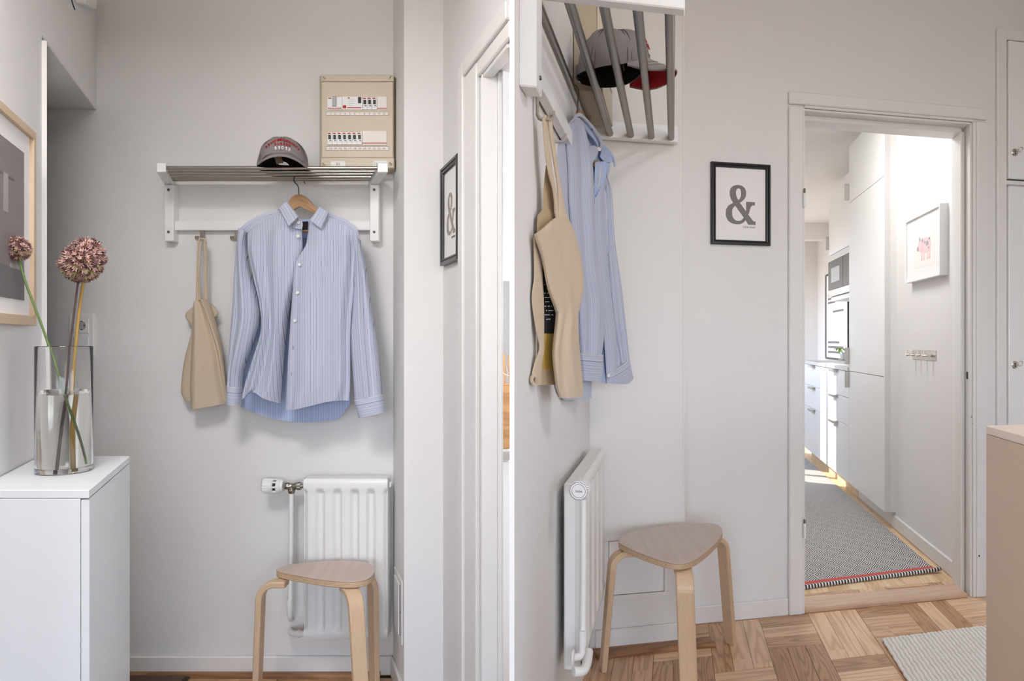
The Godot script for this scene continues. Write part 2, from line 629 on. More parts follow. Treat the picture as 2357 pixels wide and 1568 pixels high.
func make_materials() -> void:
	var orange_peel := grain_normal(0.045, 3.0, 3)
	var cloth_n := grain_normal(0.2, 3.0, 9)
	M.wall = bumpy(sm(c8(229, 227, 225), 0.85), orange_peel, 4.0, 0.16)
	M.panel = bumpy(sm(c8(229, 227, 224), 0.7), orange_peel, 5.0, 0.12)
	M.ceiling = sm(c8(232, 230, 227), 0.9)
	M.trim = bumpy(sm(c8(231, 229, 226), 0.38), orange_peel, 3.0, 0.04)
	M.trim_dark = sm(c8(60, 48, 40), 0.7)
	M.gap = sm(c8(70, 66, 62), 0.9)
	M.lacquer = sm(c8(238, 238, 237), 0.3)
	M.cabinet = sm(c8(226, 228, 230), 0.35)
	M.laminate = sm(c8(236, 235, 233), 0.4)
	M.radiator = sm(c8(233, 232, 229), 0.32)
	M.plastic = sm(c8(236, 236, 234), 0.4)
	M.plastic_grey = sm(c8(176, 176, 174), 0.45)
	M.plastic_black = sm(c8(30, 28, 27), 0.5)
	M.cream = bumpy(sm(c8(208, 196, 174), 0.5), orange_peel, 14.0, 0.1)
	M.cream_dark = sm(c8(184, 170, 146), 0.6)
	M.red = sm(c8(178, 32, 34), 0.6)
	M.ink = sm(c8(52, 50, 52), 0.8)
	M.ink_pale = sm(c8(160, 152, 142), 0.8)
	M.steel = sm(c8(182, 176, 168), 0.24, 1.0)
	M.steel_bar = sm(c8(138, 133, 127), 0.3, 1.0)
	M.steel_dark = sm(c8(122, 117, 110), 0.42, 1.0)
	M.chrome = sm(c8(214, 210, 204), 0.16, 1.0)
	M.alu = sm(c8(190, 186, 180), 0.4, 1.0)
	M.oak = [wood(c8(226, 188, 150), c8(180, 140, 106), 11, 9.0, 0.3), wood(c8(212, 172, 132), c8(160, 120, 88), 23, 13.0, 0.3), wood(c8(238, 204, 168), c8(200, 162, 126), 37, 7.0, 0.3), wood(c8(198, 154, 114), c8(146, 108, 78), 51, 16.0, 0.3)]
	M.oak_base = sm(c8(96, 66, 42), 0.7)
	M.oak_sill = wood(c8(220, 192, 166), c8(194, 162, 134), 61, 5.0, 0.4, 0.6)
	M.oak_round = wood(c8(170, 126, 88), c8(122, 84, 54), 71, 10.0, 0.45)
	M.pine = [wood(c8(238, 214, 178), c8(216, 184, 142), 81, 6.0, 0.4), wood(c8(232, 204, 164), c8(206, 170, 126), 91, 5.0, 0.4)]
	M.birch = wood(c8(208, 190, 180), c8(197, 177, 166), 101, 5.0, 0.42, 0.5)
	M.birch_leg = wood(c8(222, 194, 162), c8(202, 170, 136), 111, 4.0, 0.42, 0.7)
	M.ply = plywood(c8(216, 190, 160), c8(160, 126, 94))
	M.hanger = wood(c8(186, 140, 96), c8(140, 96, 58), 121, 9.0, 0.4)
	M.hanger_pale = wood(c8(214, 178, 138), c8(190, 150, 108), 131, 6.0, 0.4)
	M.ash = sm(c8(208, 184, 154), 0.5)
	M.shirt = stripes(c8(200, 200, 211), c8(190, 195, 211), c8(164, 178, 206), c8(108, 116, 152))
	M.shirt_in = stripes(c8(186, 198, 224), c8(176, 192, 222), c8(150, 170, 212), c8(108, 124, 174))
	M.button = sm(c8(240, 236, 226), 0.3)
	M.canvas = bumpy(sm(Color.WHITE, 0.95), cloth_n, 8.0, 0.2)
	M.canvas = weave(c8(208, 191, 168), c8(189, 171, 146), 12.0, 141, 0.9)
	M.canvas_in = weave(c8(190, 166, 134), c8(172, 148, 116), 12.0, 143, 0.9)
	M.print_yellow = sm(c8(190, 156, 70), 0.9)
	M.print_black = sm(c8(34, 28, 26), 0.9)
	M.denim = weave(c8(150, 143, 142), c8(122, 116, 116), 20.0, 151, 1.2)
	M.denim_pale = weave(c8(172, 164, 160), c8(146, 139, 137), 20.0, 153, 1.0)
	M.stitch = sm(c8(72, 64, 64), 0.9)
	M.lining = weave(c8(40, 36, 34), c8(28, 25, 24), 16.0, 157, 0.6)
	M.red_cloth = weave(c8(170, 26, 30), c8(150, 18, 24), 20.0, 159, 0.5)
	M.white_thread = sm(c8(236, 230, 226), 0.9)
	M.black_frame = sm(c8(34, 33, 35), 0.28)
	M.paper = sm(c8(238, 236, 234), 0.85)
	M.paper_warm = sm(c8(240, 234, 228), 0.85)
	M.print_grey = sm(c8(128, 123, 124), 0.8)
	M.photo_grey = sm(c8(134, 126, 126), 0.5)
	M.photo_pale = sm(c8(168, 160, 158), 0.5)
	M.photo_dark = sm(c8(112, 105, 106), 0.5)
	M.pig = sm(c8(232, 202, 203), 0.85)
	M.pig_spot = sm(c8(166, 163, 172), 0.85)
	var g := sm(Color(1.0, 1.0, 1.0, 0.0), 0.02)
	g.transparency = BaseMaterial3D.TRANSPARENCY_ALPHA; g.refraction_enabled = true; g.refraction_scale = 0.045
	M.glass = g
	var wa := sm(Color(0.985, 0.99, 0.965, 0.0), 0.01)
	wa.transparency = BaseMaterial3D.TRANSPARENCY_ALPHA; wa.refraction_enabled = true; wa.refraction_scale = 0.033
	M.water = wa
	M.stem_green = sm(c8(96, 120, 66), 0.6)
	M.stem_dark = sm(c8(84, 66, 66), 0.6)
	M.stem_ochre = sm(c8(178, 142, 70), 0.6)
	M.bloom = [sm(c8(176, 138, 130), 0.9), sm(c8(204, 170, 158), 0.9), sm(c8(120, 80, 80), 0.9), sm(c8(176, 164, 108), 0.9)]
	M.leaf = sm(c8(120, 178, 50), 0.5)
	M.leaf.backlight_enabled = true; M.leaf.backlight = c8(60, 90, 20)
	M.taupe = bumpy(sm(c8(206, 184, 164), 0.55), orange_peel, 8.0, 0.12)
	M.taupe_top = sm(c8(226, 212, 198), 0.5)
	M.rug_wool = weave(c8(244, 242, 238), c8(214, 211, 206), 5.0, 161, 0.8)
	M.rug_diamond = diamonds(c8(66, 64, 68), c8(222, 220, 216))
	M.rug_red = weave(c8(214, 104, 98), c8(196, 84, 80), 9.0, 163, 0.6)
	M.rug_hem = bands(c8(52, 50, 54), c8(226, 224, 220), 55.0)
	M.mat_brown = weave(c8(120, 98, 80), c8(76, 60, 50), 9.0, 165, 1.2)
	M.tile = weave(c8(164, 164, 164), c8(148, 148, 149), 6.0, 167, 1.0)
	M.worktop = sm(c8(206, 206, 204), 0.3)
	M.concrete = sm(c8(176, 170, 164), 0.6)
	M.oven_glass = sm(c8(46, 50, 50), 0.05)
	M.ceramic = sm(c8(206, 206, 202), 0.25)
	M.lamp = sm(c8(255, 255, 255), 0.5)
	M.lamp.emission_enabled = true; M.lamp.emission = c8(255, 248, 240); M.lamp.emission_energy_multiplier = 1.0
	M.tool_wood = wood(c8(206, 160, 110), c8(166, 120, 74), 171, 8.0, 0.5)

# ---------------------------------------------------------------- scene
func _ready() -> void:
	rng.seed = 7
	var cam := Camera3D.new()
	cam.name = "camera"
	cam.position = Vector3(0, EYE, 0)
	cam.fov = rad_to_deg(2.0 * atan(CY / F))
	cam.near = 0.02; cam.far = 200.0
	add_child(cam)
	cam.current = true
	var env := Environment.new()
	var sky := Sky.new()
	var pm := ProceduralSkyMaterial.new()
	pm.sky_top_color = c8(168, 194, 232); pm.sky_horizon_color = c8(224, 230, 239)
	pm.ground_bottom_color = c8(150, 142, 134); pm.ground_horizon_color = c8(214, 208, 200)
	pm.sky_curve = 0.3; pm.sun_angle_max = 1.0
	sky.sky_material = pm
	env.background_mode = Environment.BG_SKY
	env.sky = sky
	env.background_energy_multiplier = 4.9
	env.tonemap_mode = Environment.TONE_MAPPER_LINEAR
	env.tonemap_exposure = 2.0
	env.sdfgi_enabled = true; env.ssao_enabled = true; env.ssil_enabled = true
	var we := WorldEnvironment.new()
	we.name = "world_environment"; we.environment = env
	add_child(we)
	var sun := DirectionalLight3D.new()
	sun.name = "sun"
	sun.light_color = c8(255, 244, 228); sun.light_energy = 1.2; sun.light_angular_distance = 0.6; sun.shadow_enabled = true
	add_child(sun)
	sun.look_at_from_position(Vector3.ZERO, Vector3(0.72, -0.80, 0.42))
	make_materials()
	build_shell()
	build_kitchen_shell()
	build_floor()
	build_rack_first()
	build_fuse_first()
	build_cap(Vector3(-0.767, 1.776, -2.33), 17.0, 1.0, "grey baseball cap seen from the front on the rack beside the fuse box", 1.0)
	build_hanger_first()
	build_shirt_first()
	build_tote_first()
	build_radiator_first()
	build_stool_first()
	build_wall_things_first()
	build_cabinet_and_vase()
	build_doorway_first()
	build_rack_second()
	build_fuse_second()
	build_cap(Vector3(0.305, 1.9965, -2.1), 78.0, 1.1, "grey baseball cap with red under its peak, seen from below between the bars", 1.25)
	build_hanger_second()
	build_shirt_second()
	build_tote_second()
	build_radiator_second()
	build_stool_second()
	build_wall_things_second()
	build_doorway_second()
	build_kitchen()
	build_rugs()

func ceiling_lamp(called: String, label: String, at: Vector3, size: Vector2, energy: float, hung_from := 0.0) -> void:
	var t := thing(called, label, "lamp", at)
	part(t, "lamp_body", MB.new().slab(at + Vector3(-size.x / 2 - 0.01, 0, -size.y / 2 - 0.01), Vector3(size.x + 0.02, 0, 0), Vector3(0, 0.03, 0), Vector3(0, 0, size.y + 0.02), 0.004), M.plastic)
	part(t, "diffuser", MB.new().slab(at + Vector3(-size.x / 2, -0.006, -size.y / 2), Vector3(size.x, 0, 0), Vector3(0, 0.006, 0), Vector3(0, 0, size.y), 0.001), M.lamp)
	if hung_from > 0.0:
		part(t, "cord", MB.new().tube([at + Vector3(0, 0.028, 0), Vector3(at.x, hung_from, at.z)], 0.003, 8), M.plastic)
	var l := AreaLight3D.new()
	l.name = "lamp_light"
	l.area_size = size; l.light_energy = energy; l.light_color = c8(252, 250, 250); l.shadow_enabled = true
	l.area_range = 12.0
	t.add_child(l)
	l.position = Vector3(0, -0.012, 0)
	l.rotation_degrees = Vector3(-90, 0, 0)

func build_shell() -> void:
	# floor slab and roof over everything
	struct("ceiling", plan([Vector2(-2.7, 3.0), Vector2(-2.7, -4.6), Vector2(3.3, -4.6), Vector2(3.3, 3.55), Vector2(1.2, 3.17), Vector2(0.2, 2.95)], 2.92, 3.1), M.ceiling)
	# first hall
	struct("wall_back", plan([Vector2(-2.7, 2.5), Vector2(-0.4273, 2.5), Vector2(-0.354, 2.28), Vector2(-0.226, 2.28), Vector2(-0.167, 2.28), Vector2(-0.167, 2.62), Vector2(-2.7, 2.62)], -0.1, 3.0), M.wall)
	var ll0 := on(LL, 100)
	var far := on(LL, 96)
	var near: Vector2 = LL[0] + LL[1] * 1.75
	struct("wall_side", plan([far, near, near + Vector2(-0.09, 0), far + Vector2(-0.09, 0)], -0.1, 3.0), M.wall)
	struct("wall_alcove", plan([near, near + Vector2(0, -0.08), Vector2(-2.7, near.y - 0.08), Vector2(-2.7, near.y)], -0.1, 3.0), M.wall)
	struct("wall_outer", plan([Vector2(-2.7, 3.0), Vector2(-2.7, -4.6), Vector2(-2.58, -4.6), Vector2(-2.58, 3.0)], -0.1, 3.0), M.wall)
	# boxed-in beam over the opening beyond the side wall
	struct("trim_beam", plan([LL[0] + Vector2(0, 0.01), far, far + Vector2(-0.8, 0), LL[0] + Vector2(-1.0, 0.01)], 2.03, 3.0, 0.003), M.wall)
	struct("trim_edge", plan([far + LL[2] * 0.012, on(LL, 108, 0.012), on(LL, 108, -0.09), far + LL[2] * -0.09], 0.0, 2.02, 0.004), M.trim)
	# doorway wall of the first hall: a pier by the boxed-in pipe and the part over the door
	var a := Vector2(-0.226, 2.28)
	var b := Vector2(-0.0828, 1.88)
	var c := Vector2(-0.0241, 1.88)
	struct("wall_doorway", plan([a, b, c, Vector2(-0.167, 2.28)], -0.1, 3.0), M.wall)
	var e: Vector2 = LR[0] + LR[1] * 0.612
	struct("wall_lintel", plan([b, e, Vector2(-0.0052, e.y), Vector2(-0.0062, 1.9), c], 1.93, 3.0), M.wall)
	# partition between the halls
	struct("wall_partition", plan([Vector2(-0.0047, 1.36), Vector2(0.0047, 1.36), Vector2(0.006, 1.75), Vector2(-0.006, 1.75)], -0.1, 3.0), M.lacquer)
	# second hall
	struct("wall_rack", plan([Vector2(0.0048, 1.4), Vector2(0.300, 2.674), Vector2(0.27, 2.85), Vector2(0.25, 2.85), Vector2(0.24, 2.6), Vector2(0.0065, 1.6)], -0.1, 3.0), M.wall)
	var p0: Vector2 = R2A[0] + R2A[1] * -0.09
	var p1 := on(R2A, 1575)
	struct("wall_pipe_box", plan([p0, p1, p1 + E1 * 0.3, p0 + E1 * 0.3 + Vector2(-0.1, 0)], -0.1, 3.0, 0.003), M.panel)
	struct("trim_corner", MB.new().slab(w3(p1 - R2A[1] * 0.007, 0.0), d3(R2A[1] * 0.0085), Vector3(0, 2.95, 0), d3(R2A[2]) * 0.0012, 0.0005), M.panel)
	var q0 := on(R2B, 1560)
	var j0 := on(R2B, 1851)
	var j1 := on(R2B, 2236)
	var q1 := on(R2B, 2480)
	struct("wall_door_side", plan([q0, j0, j0 + E1 * 0.16, q0 + E1 * 0.16], -0.1, 3.0), M.wall)
	struct("wall_door_lintel", plan([j0, j1, j1 + E1 * 0.16, j0 + E1 * 0.16], EYE + (CY - 249.0) / F * j0.y, 3.0), M.wall)
	struct("wall_wardrobe", plan([j1, q1, q1 + E1 * 0.16, j1 + E1 * 0.16], -0.1, 3.0), M.wall)
	struct("wall_far_side", plan([q1, Vector2(3.3, q1.y + 0.2), Vector2(3.3, 0.0), Vector2(3.15, 0.0), Vector2(3.15, q1.y - 0.1)], -0.1, 3.0), M.wall)
	struct("wall_far_side", plan([Vector2(3.15, -1.3), Vector2(3.3, -1.3), Vector2(3.3, -4.6), Vector2(3.15, -4.6)], -0.1, 3.0), M.wall)
	# wall behind the viewer with two windows
	var zb := -4.4
	for s in [[-2.7, -2.45], [0.0, 0.25], [2.95, 3.3]]:
		struct("wall_rear", plan([Vector2(s[0], zb), Vector2(s[1], zb), Vector2(s[1], zb - 0.2), Vector2(s[0], zb - 0.2)], -0.1, 3.0), M.wall)
	var wn := 1
	for s in [[Vector2(-2.45, zb), Vector2(0.0, zb), Vector2(0, -0.2)], [Vector2(0.25, zb), Vector2(2.95, zb), Vector2(0, -0.2)], [Vector2(3.15, -1.3), Vector2(3.15, 0.0), Vector2(0.15, 0)]]:
		var a0: Vector2 = s[0]
		var a1: Vector2 = s[1]
		var th: Vector2 = s[2]
		struct("wall_rear" if wn < 3 else "wall_far_side", plan([a0, a1, a1 + th, a0 + th], -0.1, 0.3), M.wall)
		struct("wall_rear" if wn < 3 else "wall_far_side", plan([a0, a1, a1 + th, a0 + th], 2.45, 3.0), M.wall)
		var fr := MB.new()
		for k in [0.0, 0.5, 1.0]:
			var q: Vector2 = a0.lerp(a1, k) + th * 0.4 - (a1 - a0).normalized() * 0.06 * k
			fr.slab(w3(q, 0.3), d3((a1 - a0).normalized() * 0.06), Vector3(0, 2.15, 0), d3(th.normalized() * 0.05), 0.004)
		for y in [0.3, 2.4]:
			fr.slab(w3(a0 + th * 0.4, y), d3(a1 - a0), Vector3(0, 0.05, 0), d3(th.normalized() * 0.05), 0.004)
		struct("window_%d" % wn, fr, M.trim)
		wn += 1
	ceiling_lamp("pendant_lamp", "flat white pendant lamp of the first hall, above the viewer", Vector3(-0.75, 2.30, -0.95), Vector2(0.4, 0.4), 0.95, 2.92)
	ceiling_lamp("ceiling_lamp", "flat white ceiling lamp of the second hall, above the viewer", Vector3(1.55, 2.885, -0.9), Vector2(0.5, 0.5), 0.7)
	# skirtings
	struct("baseboard_back", MB.new().slab(Vector3(-2.4, 0.0, -2.5), Vector3(1.972, 0, 0), Vector3(0, 0.068, 0), Vector3(0, 0, 0.014), 0.004), M.trim)
	var sk0 := Vector2(-0.4273, 2.5) + Vector2(0.004, -0.012)
	struct("baseboard_pipe", MB.new().slab(w3(sk0, 0), d3(Vector2(0.0733, -0.22) * 1.02), Vector3(0, 0.07, 0), Vector3(-0.012, 0, 0.0), 0.003), M.trim)
	var b0: Vector2 = R2A[0] + R2A[1] * -0.06
	struct("baseboard_pipe_box", MB.new().slab(w3(b0, 0), d3(p1 - b0), Vector3(0, 0.085, 0), d3(R2A[2]) * 0.012, 0.004), M.trim)
	var b1 := on(R2B, 1588)
	struct("baseboard_door", MB.new().slab(w3(b1, 0), d3(on(R2B, 1812) - b1), Vector3(0, 0.075, 0), d3(R2B[2]) * 0.012, 0.004), M.trim)

func build_kitchen_shell() -> void:
	var hk := 2.78
	struct("ceiling_kitchen", plan([Vector2(0.6, 3.2), Vector2(3.6, 3.72), Vector2(5.2, 10.6), Vector2(2.2, 10.6)], hk, hk + 0.15), M.ceiling)
	var p0 := on(KP, 2232)
	var p1 := on(KP, 2060)
	struct("wall_kitchen_side", plan([p0, p1, p1 + Vector2(0.75, 0.17), p0 + Vector2(0.75, 0.17)], -0.1, hk + 0.05), M.wall)
	var k0: Vector2 = KW[0] + KW[1] * -0.2
	var k1 := on(KW, 1882)
	struct("wall_kitchen_cupboards", plan([k0, k1, k1 + Vector2(0.15, 0.03), k0 + Vector2(0.15, 0.03)], -0.1, hk + 0.05), M.wall)
	struct("wall_kitchen_far", plan([k1 + Vector2(0.15, 0), k1 + Vector2(-2.6, 0), k1 + Vector2(-2.6, 0.15), k1 + Vector2(0.15, 0.15)], -0.1, hk + 0.05), M.wall)
	struct("trim_kitchen_beam", plan([k1 + Vector2(-0.0, -0.75), k1 + Vector2(-2.5, -0.75), k1 + Vector2(-2.5, -0.95), k1 + Vector2(-0.05, -0.95)], 2.56, hk + 0.02), M.wall)
	# window wall of the kitchen, out of the picture beyond the doorway
	var a := Vector2(1.0, 3.18)
	var far: Vector2 = a + E1 * 7.2
	var s := 1.0
	var gaps := [[3.1, 3.85], [4.8, 7.1]]
	var runs := [[0.0, 3.1], [3.85, 4.8], [7.1, 7.2]]
	for r in runs:
		struct("wall_kitchen_window", plan([a + E1 * r[0], a + E1 * r[1], a + E1 * r[1] + Vector2(-0.2, 0), a + E1 * r[0] + Vector2(-0.2, 0)], -0.1, hk + 0.05), M.wall)
	for g in gaps:
		struct("wall_kitchen_window", plan([a + E1 * g[0], a + E1 * g[1], a + E1 * g[1] + Vector2(-0.2, 0), a + E1 * g[0] + Vector2(-0.2, 0)], -0.1, 0.85), M.wall)
		struct("wall_kitchen_window", plan([a + E1 * g[0], a + E1 * g[1], a + E1 * g[1] + Vector2(-0.2, 0), a + E1 * g[0] + Vector2(-0.2, 0)], 2.35, hk + 0.05), M.wall)
		var fr := MB.new()
		for t in [g[0], (g[0] + g[1]) / 2, g[1] - 0.06]:
			fr.slab(w3(a + E1 * t + Vector2(-0.12, 0), 0.85), d3(E1 * 0.06), Vector3(0, 1.5, 0), Vector3(0.05, 0, 0), 0.004)
		for y in [0.85, 2.30]:
			fr.slab(w3(a + E1 * g[0] + Vector2(-0.12, 0), y), d3(E1 * (g[1] - g[0])), Vector3(0, 0.05, 0), Vector3(0.05, 0, 0), 0.004)
		struct("window_4" if g[0] < 3 else "window_5", fr, M.trim)
	ceiling_lamp("ceiling_lamp", "flat white kitchen ceiling lamp above the runner, behind the door lintel", Vector3(1.55, 2.745, -4.2), Vector2(0.6, 0.6), 0.9)
	# skirting below the pig picture
	var b0 := on(KP, 2203, 0.0)
	struct("baseboard_kitchen", MB.new().slab(w3(b0, 0), d3(on(KP, 2058) - b0), Vector3(0, 0.085, 0), d3(KP[2]) * 0.016, 0.005), M.trim)

func build_floor() -> void:
	struct("floor", plan([Vector2(-2.7, 2.62), Vector2(-2.7, -4.6), Vector2(3.3, -4.6), Vector2(3.3, 3.7), Vector2(1.22, 3.2), Vector2(0.2, 2.95)], -0.1, -0.004), M.oak_base)
	var fl: Node3D = get_node("floor")
	# basket parquet of the second hall
	var o := Vector2(1.066, 3.0)
	var cw := 0.24
	var lv := 0.44
	var lh := 0.30
	for col in range(-4, 6):
		for row in range(-1, 2):
			var odd := posmod(col, 2) == 1
			var top := 0.0 - row * (lv + lh)
			# odd columns start with a lengthwise block, the others with a crosswise one
			var seq := [["v", top, lv], ["h", top - lv, lh]] if odd else [["h", top, lh], ["v", top - lh, lv]]
			for bl in seq:
				var t1: float = bl[1]
				var ln: float = bl[2]
				if t1 - ln > 0.05 or t1 < -1.0:
					continue
				for k in 3:
					var mb := MB.new()
					var sh := Vector2(rng.randf() * 0.2, rng.randf())
					var y := 0.0 - rng.randf() * 0.0006
					var g := 0.0006
					if bl[0] == "v":
						var c: Vector2 = o + E2 * (col * cw + k * cw / 3 + g) + E1 * (t1 - ln + g)
						mb.slab(w3(c, y - 0.012), d3(E1 * (ln - 2 * g)), d3(E2 * (cw / 3 - 2 * g)), Vector3(0, 0.012, 0), 0.0007, sh)
					else:
						var c: Vector2 = o + E2 * (col * cw + g) + E1 * (t1 - (k + 1) * ln / 3 + g)
						mb.slab(w3(c, y - 0.012), d3(E2 * (cw - 2 * g)), d3(E1 * (ln / 3 - 2 * g)), Vector3(0, 0.012, 0), 0.0007, sh)
					part(fl, "parquet_block", mb, M.oak[rng.randi() % 4])
	# the strip of parquet that shows in the first hall
	var x := -1.55
	while x < -0.42:
		var wd := 0.36
		for k in 3:
			part(fl, "parquet_block", MB.new().slab(Vector3(x + 0.0008, -0.012, -2.47 + k * 0.075), Vector3(wd - 0.0016, 0, 0), Vector3(0, 0.012, 0), Vector3(0, 0, 0.0735), 0.0007, Vector2(rng.randf() * 0.2, rng.randf())), M.oak[rng.randi() % 4])
		x += wd
	# oak quarter rounds along the skirtings
	struct("trim_quarter_round", quarter(Vector3(-2.3, 0, -2.486), Vector3(1.83, 0, 0), Vector3(0, 0, 0.022), 0.016), M.oak_round, "oak strip along the skirting below the radiator")
	var c0: Vector2 = R2A[0] + R2A[1] * -0.07 + R2A[2] * 0.012
	var c1 := on(R2A, 1632, 0.012)
	struct("trim_oak_strip", quarter(w3(c0, 0), d3(c1 - c0), d3(R2A[2]) * 0.055, 0.02), M.oak_round, "worn oak strip on the floor behind the stool legs")
	# kitchen floor of pale boards that run away from the doorway
	struct("floor_kitchen", plan([Vector2(0.7, 3.18), Vector2(2.6, 3.55), Vector2(5.0, 10.6), Vector2(2.2, 10.6)], -0.1, -0.004), M.oak_base)
	var fk: Node3D = get_node("floor_kitchen")
	var s0 := Vector2(1.21, 3.25)
	for i in range(-2, 13):
		var c: Vector2 = s0 + E2 * (i * 0.105)
		part(fk, "floorboard", MB.new().slab(w3(c + E2 * 0.0008, -0.012), d3(E1 * 6.5), d3(E2 * 0.1034), Vector3(0, 0.012, 0), 0.0007, Vector2(rng.randf() * 0.2, rng.randf())), M.pine[i % 2])
	var h0 := on(R2B, 1851)
	var h1 := on(R2B, 2226)
	struct("trim_sill", MB.new().slab(w3(h0 + R2B[2] * 0.004, -0.004), d3(h1 - h0), d3(E1) * 0.135, Vector3(0, 0.024, 0), 0.006), M.oak_sill, "oak sill between the parquet and the kitchen boards")

func quarter(o: Vector3, run: Vector3, out: Vector3, h: float) -> MB:
	var pts := PackedVector2Array([Vector2(0, 0), Vector2(out.length(), 0)])
	for i in 7:
		var a := i * PI / 12.0
		pts.append(Vector2(out.length() * (0.45 + 0.55 * cos(a)), h * (0.35 + 0.65 * sin(a))))
	pts.append(Vector2(0, h))
	return MB.new().prism(pts, o, out.normalized(), Vector3.UP, run)

# ---------------------------------------------------------------- first hall
func screw(p: Node3D, at: Vector3, out: Vector3, r: float, mat: Material, slot := 0.6) -> void:
	var s := part(p, "screw", MB.new().lathe([[r, 0], [r, r * 0.35], [r * 0.8, r * 0.55], [0.0001, r * 0.6]], at, out, 14), mat)
	var side := out.cross(Vector3.UP).normalized()
	var dir := (side * cos(slot) + Vector3.UP * sin(slot))
	part(s, "slot", MB.new().slab(at + out * r * 0.55 - dir * r * 0.75 - dir.cross(out) * r * 0.12, dir * r * 1.5, dir.cross(out) * r * 0.24, out * r * 0.12, 0.0), M.plastic_black)

func rack_hook(p: Node3D, top: Vector3, out: Vector3, drop: float, reach: float, wide: float) -> void:
	var side := out.cross(Vector3.UP).normalized()
	var pts := [top, top - Vector3(0, drop * 0.8, 0), top + out * reach * 0.12 - Vector3(0, drop * 0.95, 0), top + out * reach * 0.35 - Vector3(0, drop, 0), top + out * reach * 0.8 - Vector3(0, drop * 0.98, 0), top + out * reach * 0.97 - Vector3(0, drop * 0.88, 0), top + out * reach - Vector3(0, drop * 0.65, 0)]
	var t := 0.0025
	part(p, "hook", MB.new().sweep(pts, PackedVector2Array([Vector2(-wide / 2, -t), Vector2(wide / 2, -t), Vector2(wide / 2, t), Vector2(-wide / 2, t)]), side), M.steel)

func build_rack_first() -> void:
	var t := thing("hat_rack", "white wooden hat rack with steel bars and grey cap, seen straight on", "hat rack", Vector3(-0.8, 1.55, -2.46))
	var h0 := EYE + (CY - 396.7) / F * 2.285
	var h1 := EYE + (CY - 375.0) / F * 2.285
	var ends := [[-1.169, -1.1375], [-0.4413, -0.4077]]
	for s in ends:
		part(t, "arm", MB.new().slab(w3(Vector2(s[0], 2.285), h0), Vector3(s[1] - s[0], 0, 0), Vector3(0, h1 - h0, 0), d3(LA * -0.214), 0.002), M.lacquer)
		var x: float = s[0] - 0.358 * 0.175
		var ul := P(377.7, 555.5, 2.46)
		part(t, "upright", MB.new().slab(Vector3(x, ul.y, -2.46), Vector3(0.0335, 0, 0), Vector3(0, h0 - ul.y - 0.0006, 0), Vector3(0, 0, -0.039), 0.0025), M.lacquer)
		for y in [437.0, 534.0]:
			screw(t, Vector3(x + 0.0165, EYE + (CY - y) / F * 2.46, -2.46), Vector3.BACK, 0.0048, M.steel_dark)
	var zs := [2.295, 2.342, 2.382, 2.423, 2.457]
	for z in zs:
		var a: float = -1.1375 - 0.358 * (z - 2.285)
		var b: float = -0.4413 - 0.358 * (z - 2.285)
		var y := EYE + (CY - 387.0) / F * 2.295
		part(t, "bar", MB.new().tube([Vector3(a, y, -z), Vector3((a + b) / 2, y, -z), Vector3(b, y, -z)], 0.0066, 16), M.steel)
	var r0 := P(399.7, 530.0, 2.472)
	var r1 := P(853.0, 507.7, 2.472)
	part(t, "rail", MB.new().slab(r0, Vector3(r1.x - r0.x, 0, 0), Vector3(0, r1.y - r0.y, 0), Vector3(0, 0, -0.026), 0.002), M.lacquer)
	for x in [465.8, 545.3]:
		var q := P(x, 530.5, 2.48)
		rack_hook(t, Vector3(q.x, q.y, -2.48), Vector3.BACK, 0.040, 0.042, 0.0145)

func fuse_row(t: Node3D, at: Callable, x0: float, y0: float, x1: float, y1: float, out: Vector3, n: int) -> void:
	var wx := (x1 - x0) / n
	for i in n:
		var a: Vector3 = at.call(x0 + wx * i + 0.25, y1)
		var b: Vector3 = at.call(x0 + wx * (i + 1) - 0.25, y0)
		var rt := Vector3(b.x - a.x, 0, b.z - a.z)
		var up := Vector3(0, b.y - a.y, 0)
		var br := part(t, "breaker", MB.new().slab(a, rt, up, out * 0.006, 0.0006), M.plastic)
		var f := a + out * 0.006
		part(br, "toggle", MB.new().slab(f + rt * 0.26 + up * 0.42, rt * 0.52, up * 0.33, out * 0.004, 0.0008), M.plastic_black)
		part(br, "mark", MB.new().slab(f + rt * 0.12 + up * 0.84, rt * 0.6, up * 0.09, out * 0.0004, 0.0), M.red)
		part(br, "rating", MB.new().slab(f + rt * 0.45 + up * 0.27, rt * 0.42, up * 0.05, out * 0.0004, 0.0), M.ink)
		part(br, "groove", MB.new().slab(f + rt * 0.04 + up * 0.19, rt * 0.92, up * 0.015, out * 0.0003, 0.0), M.plastic_grey)

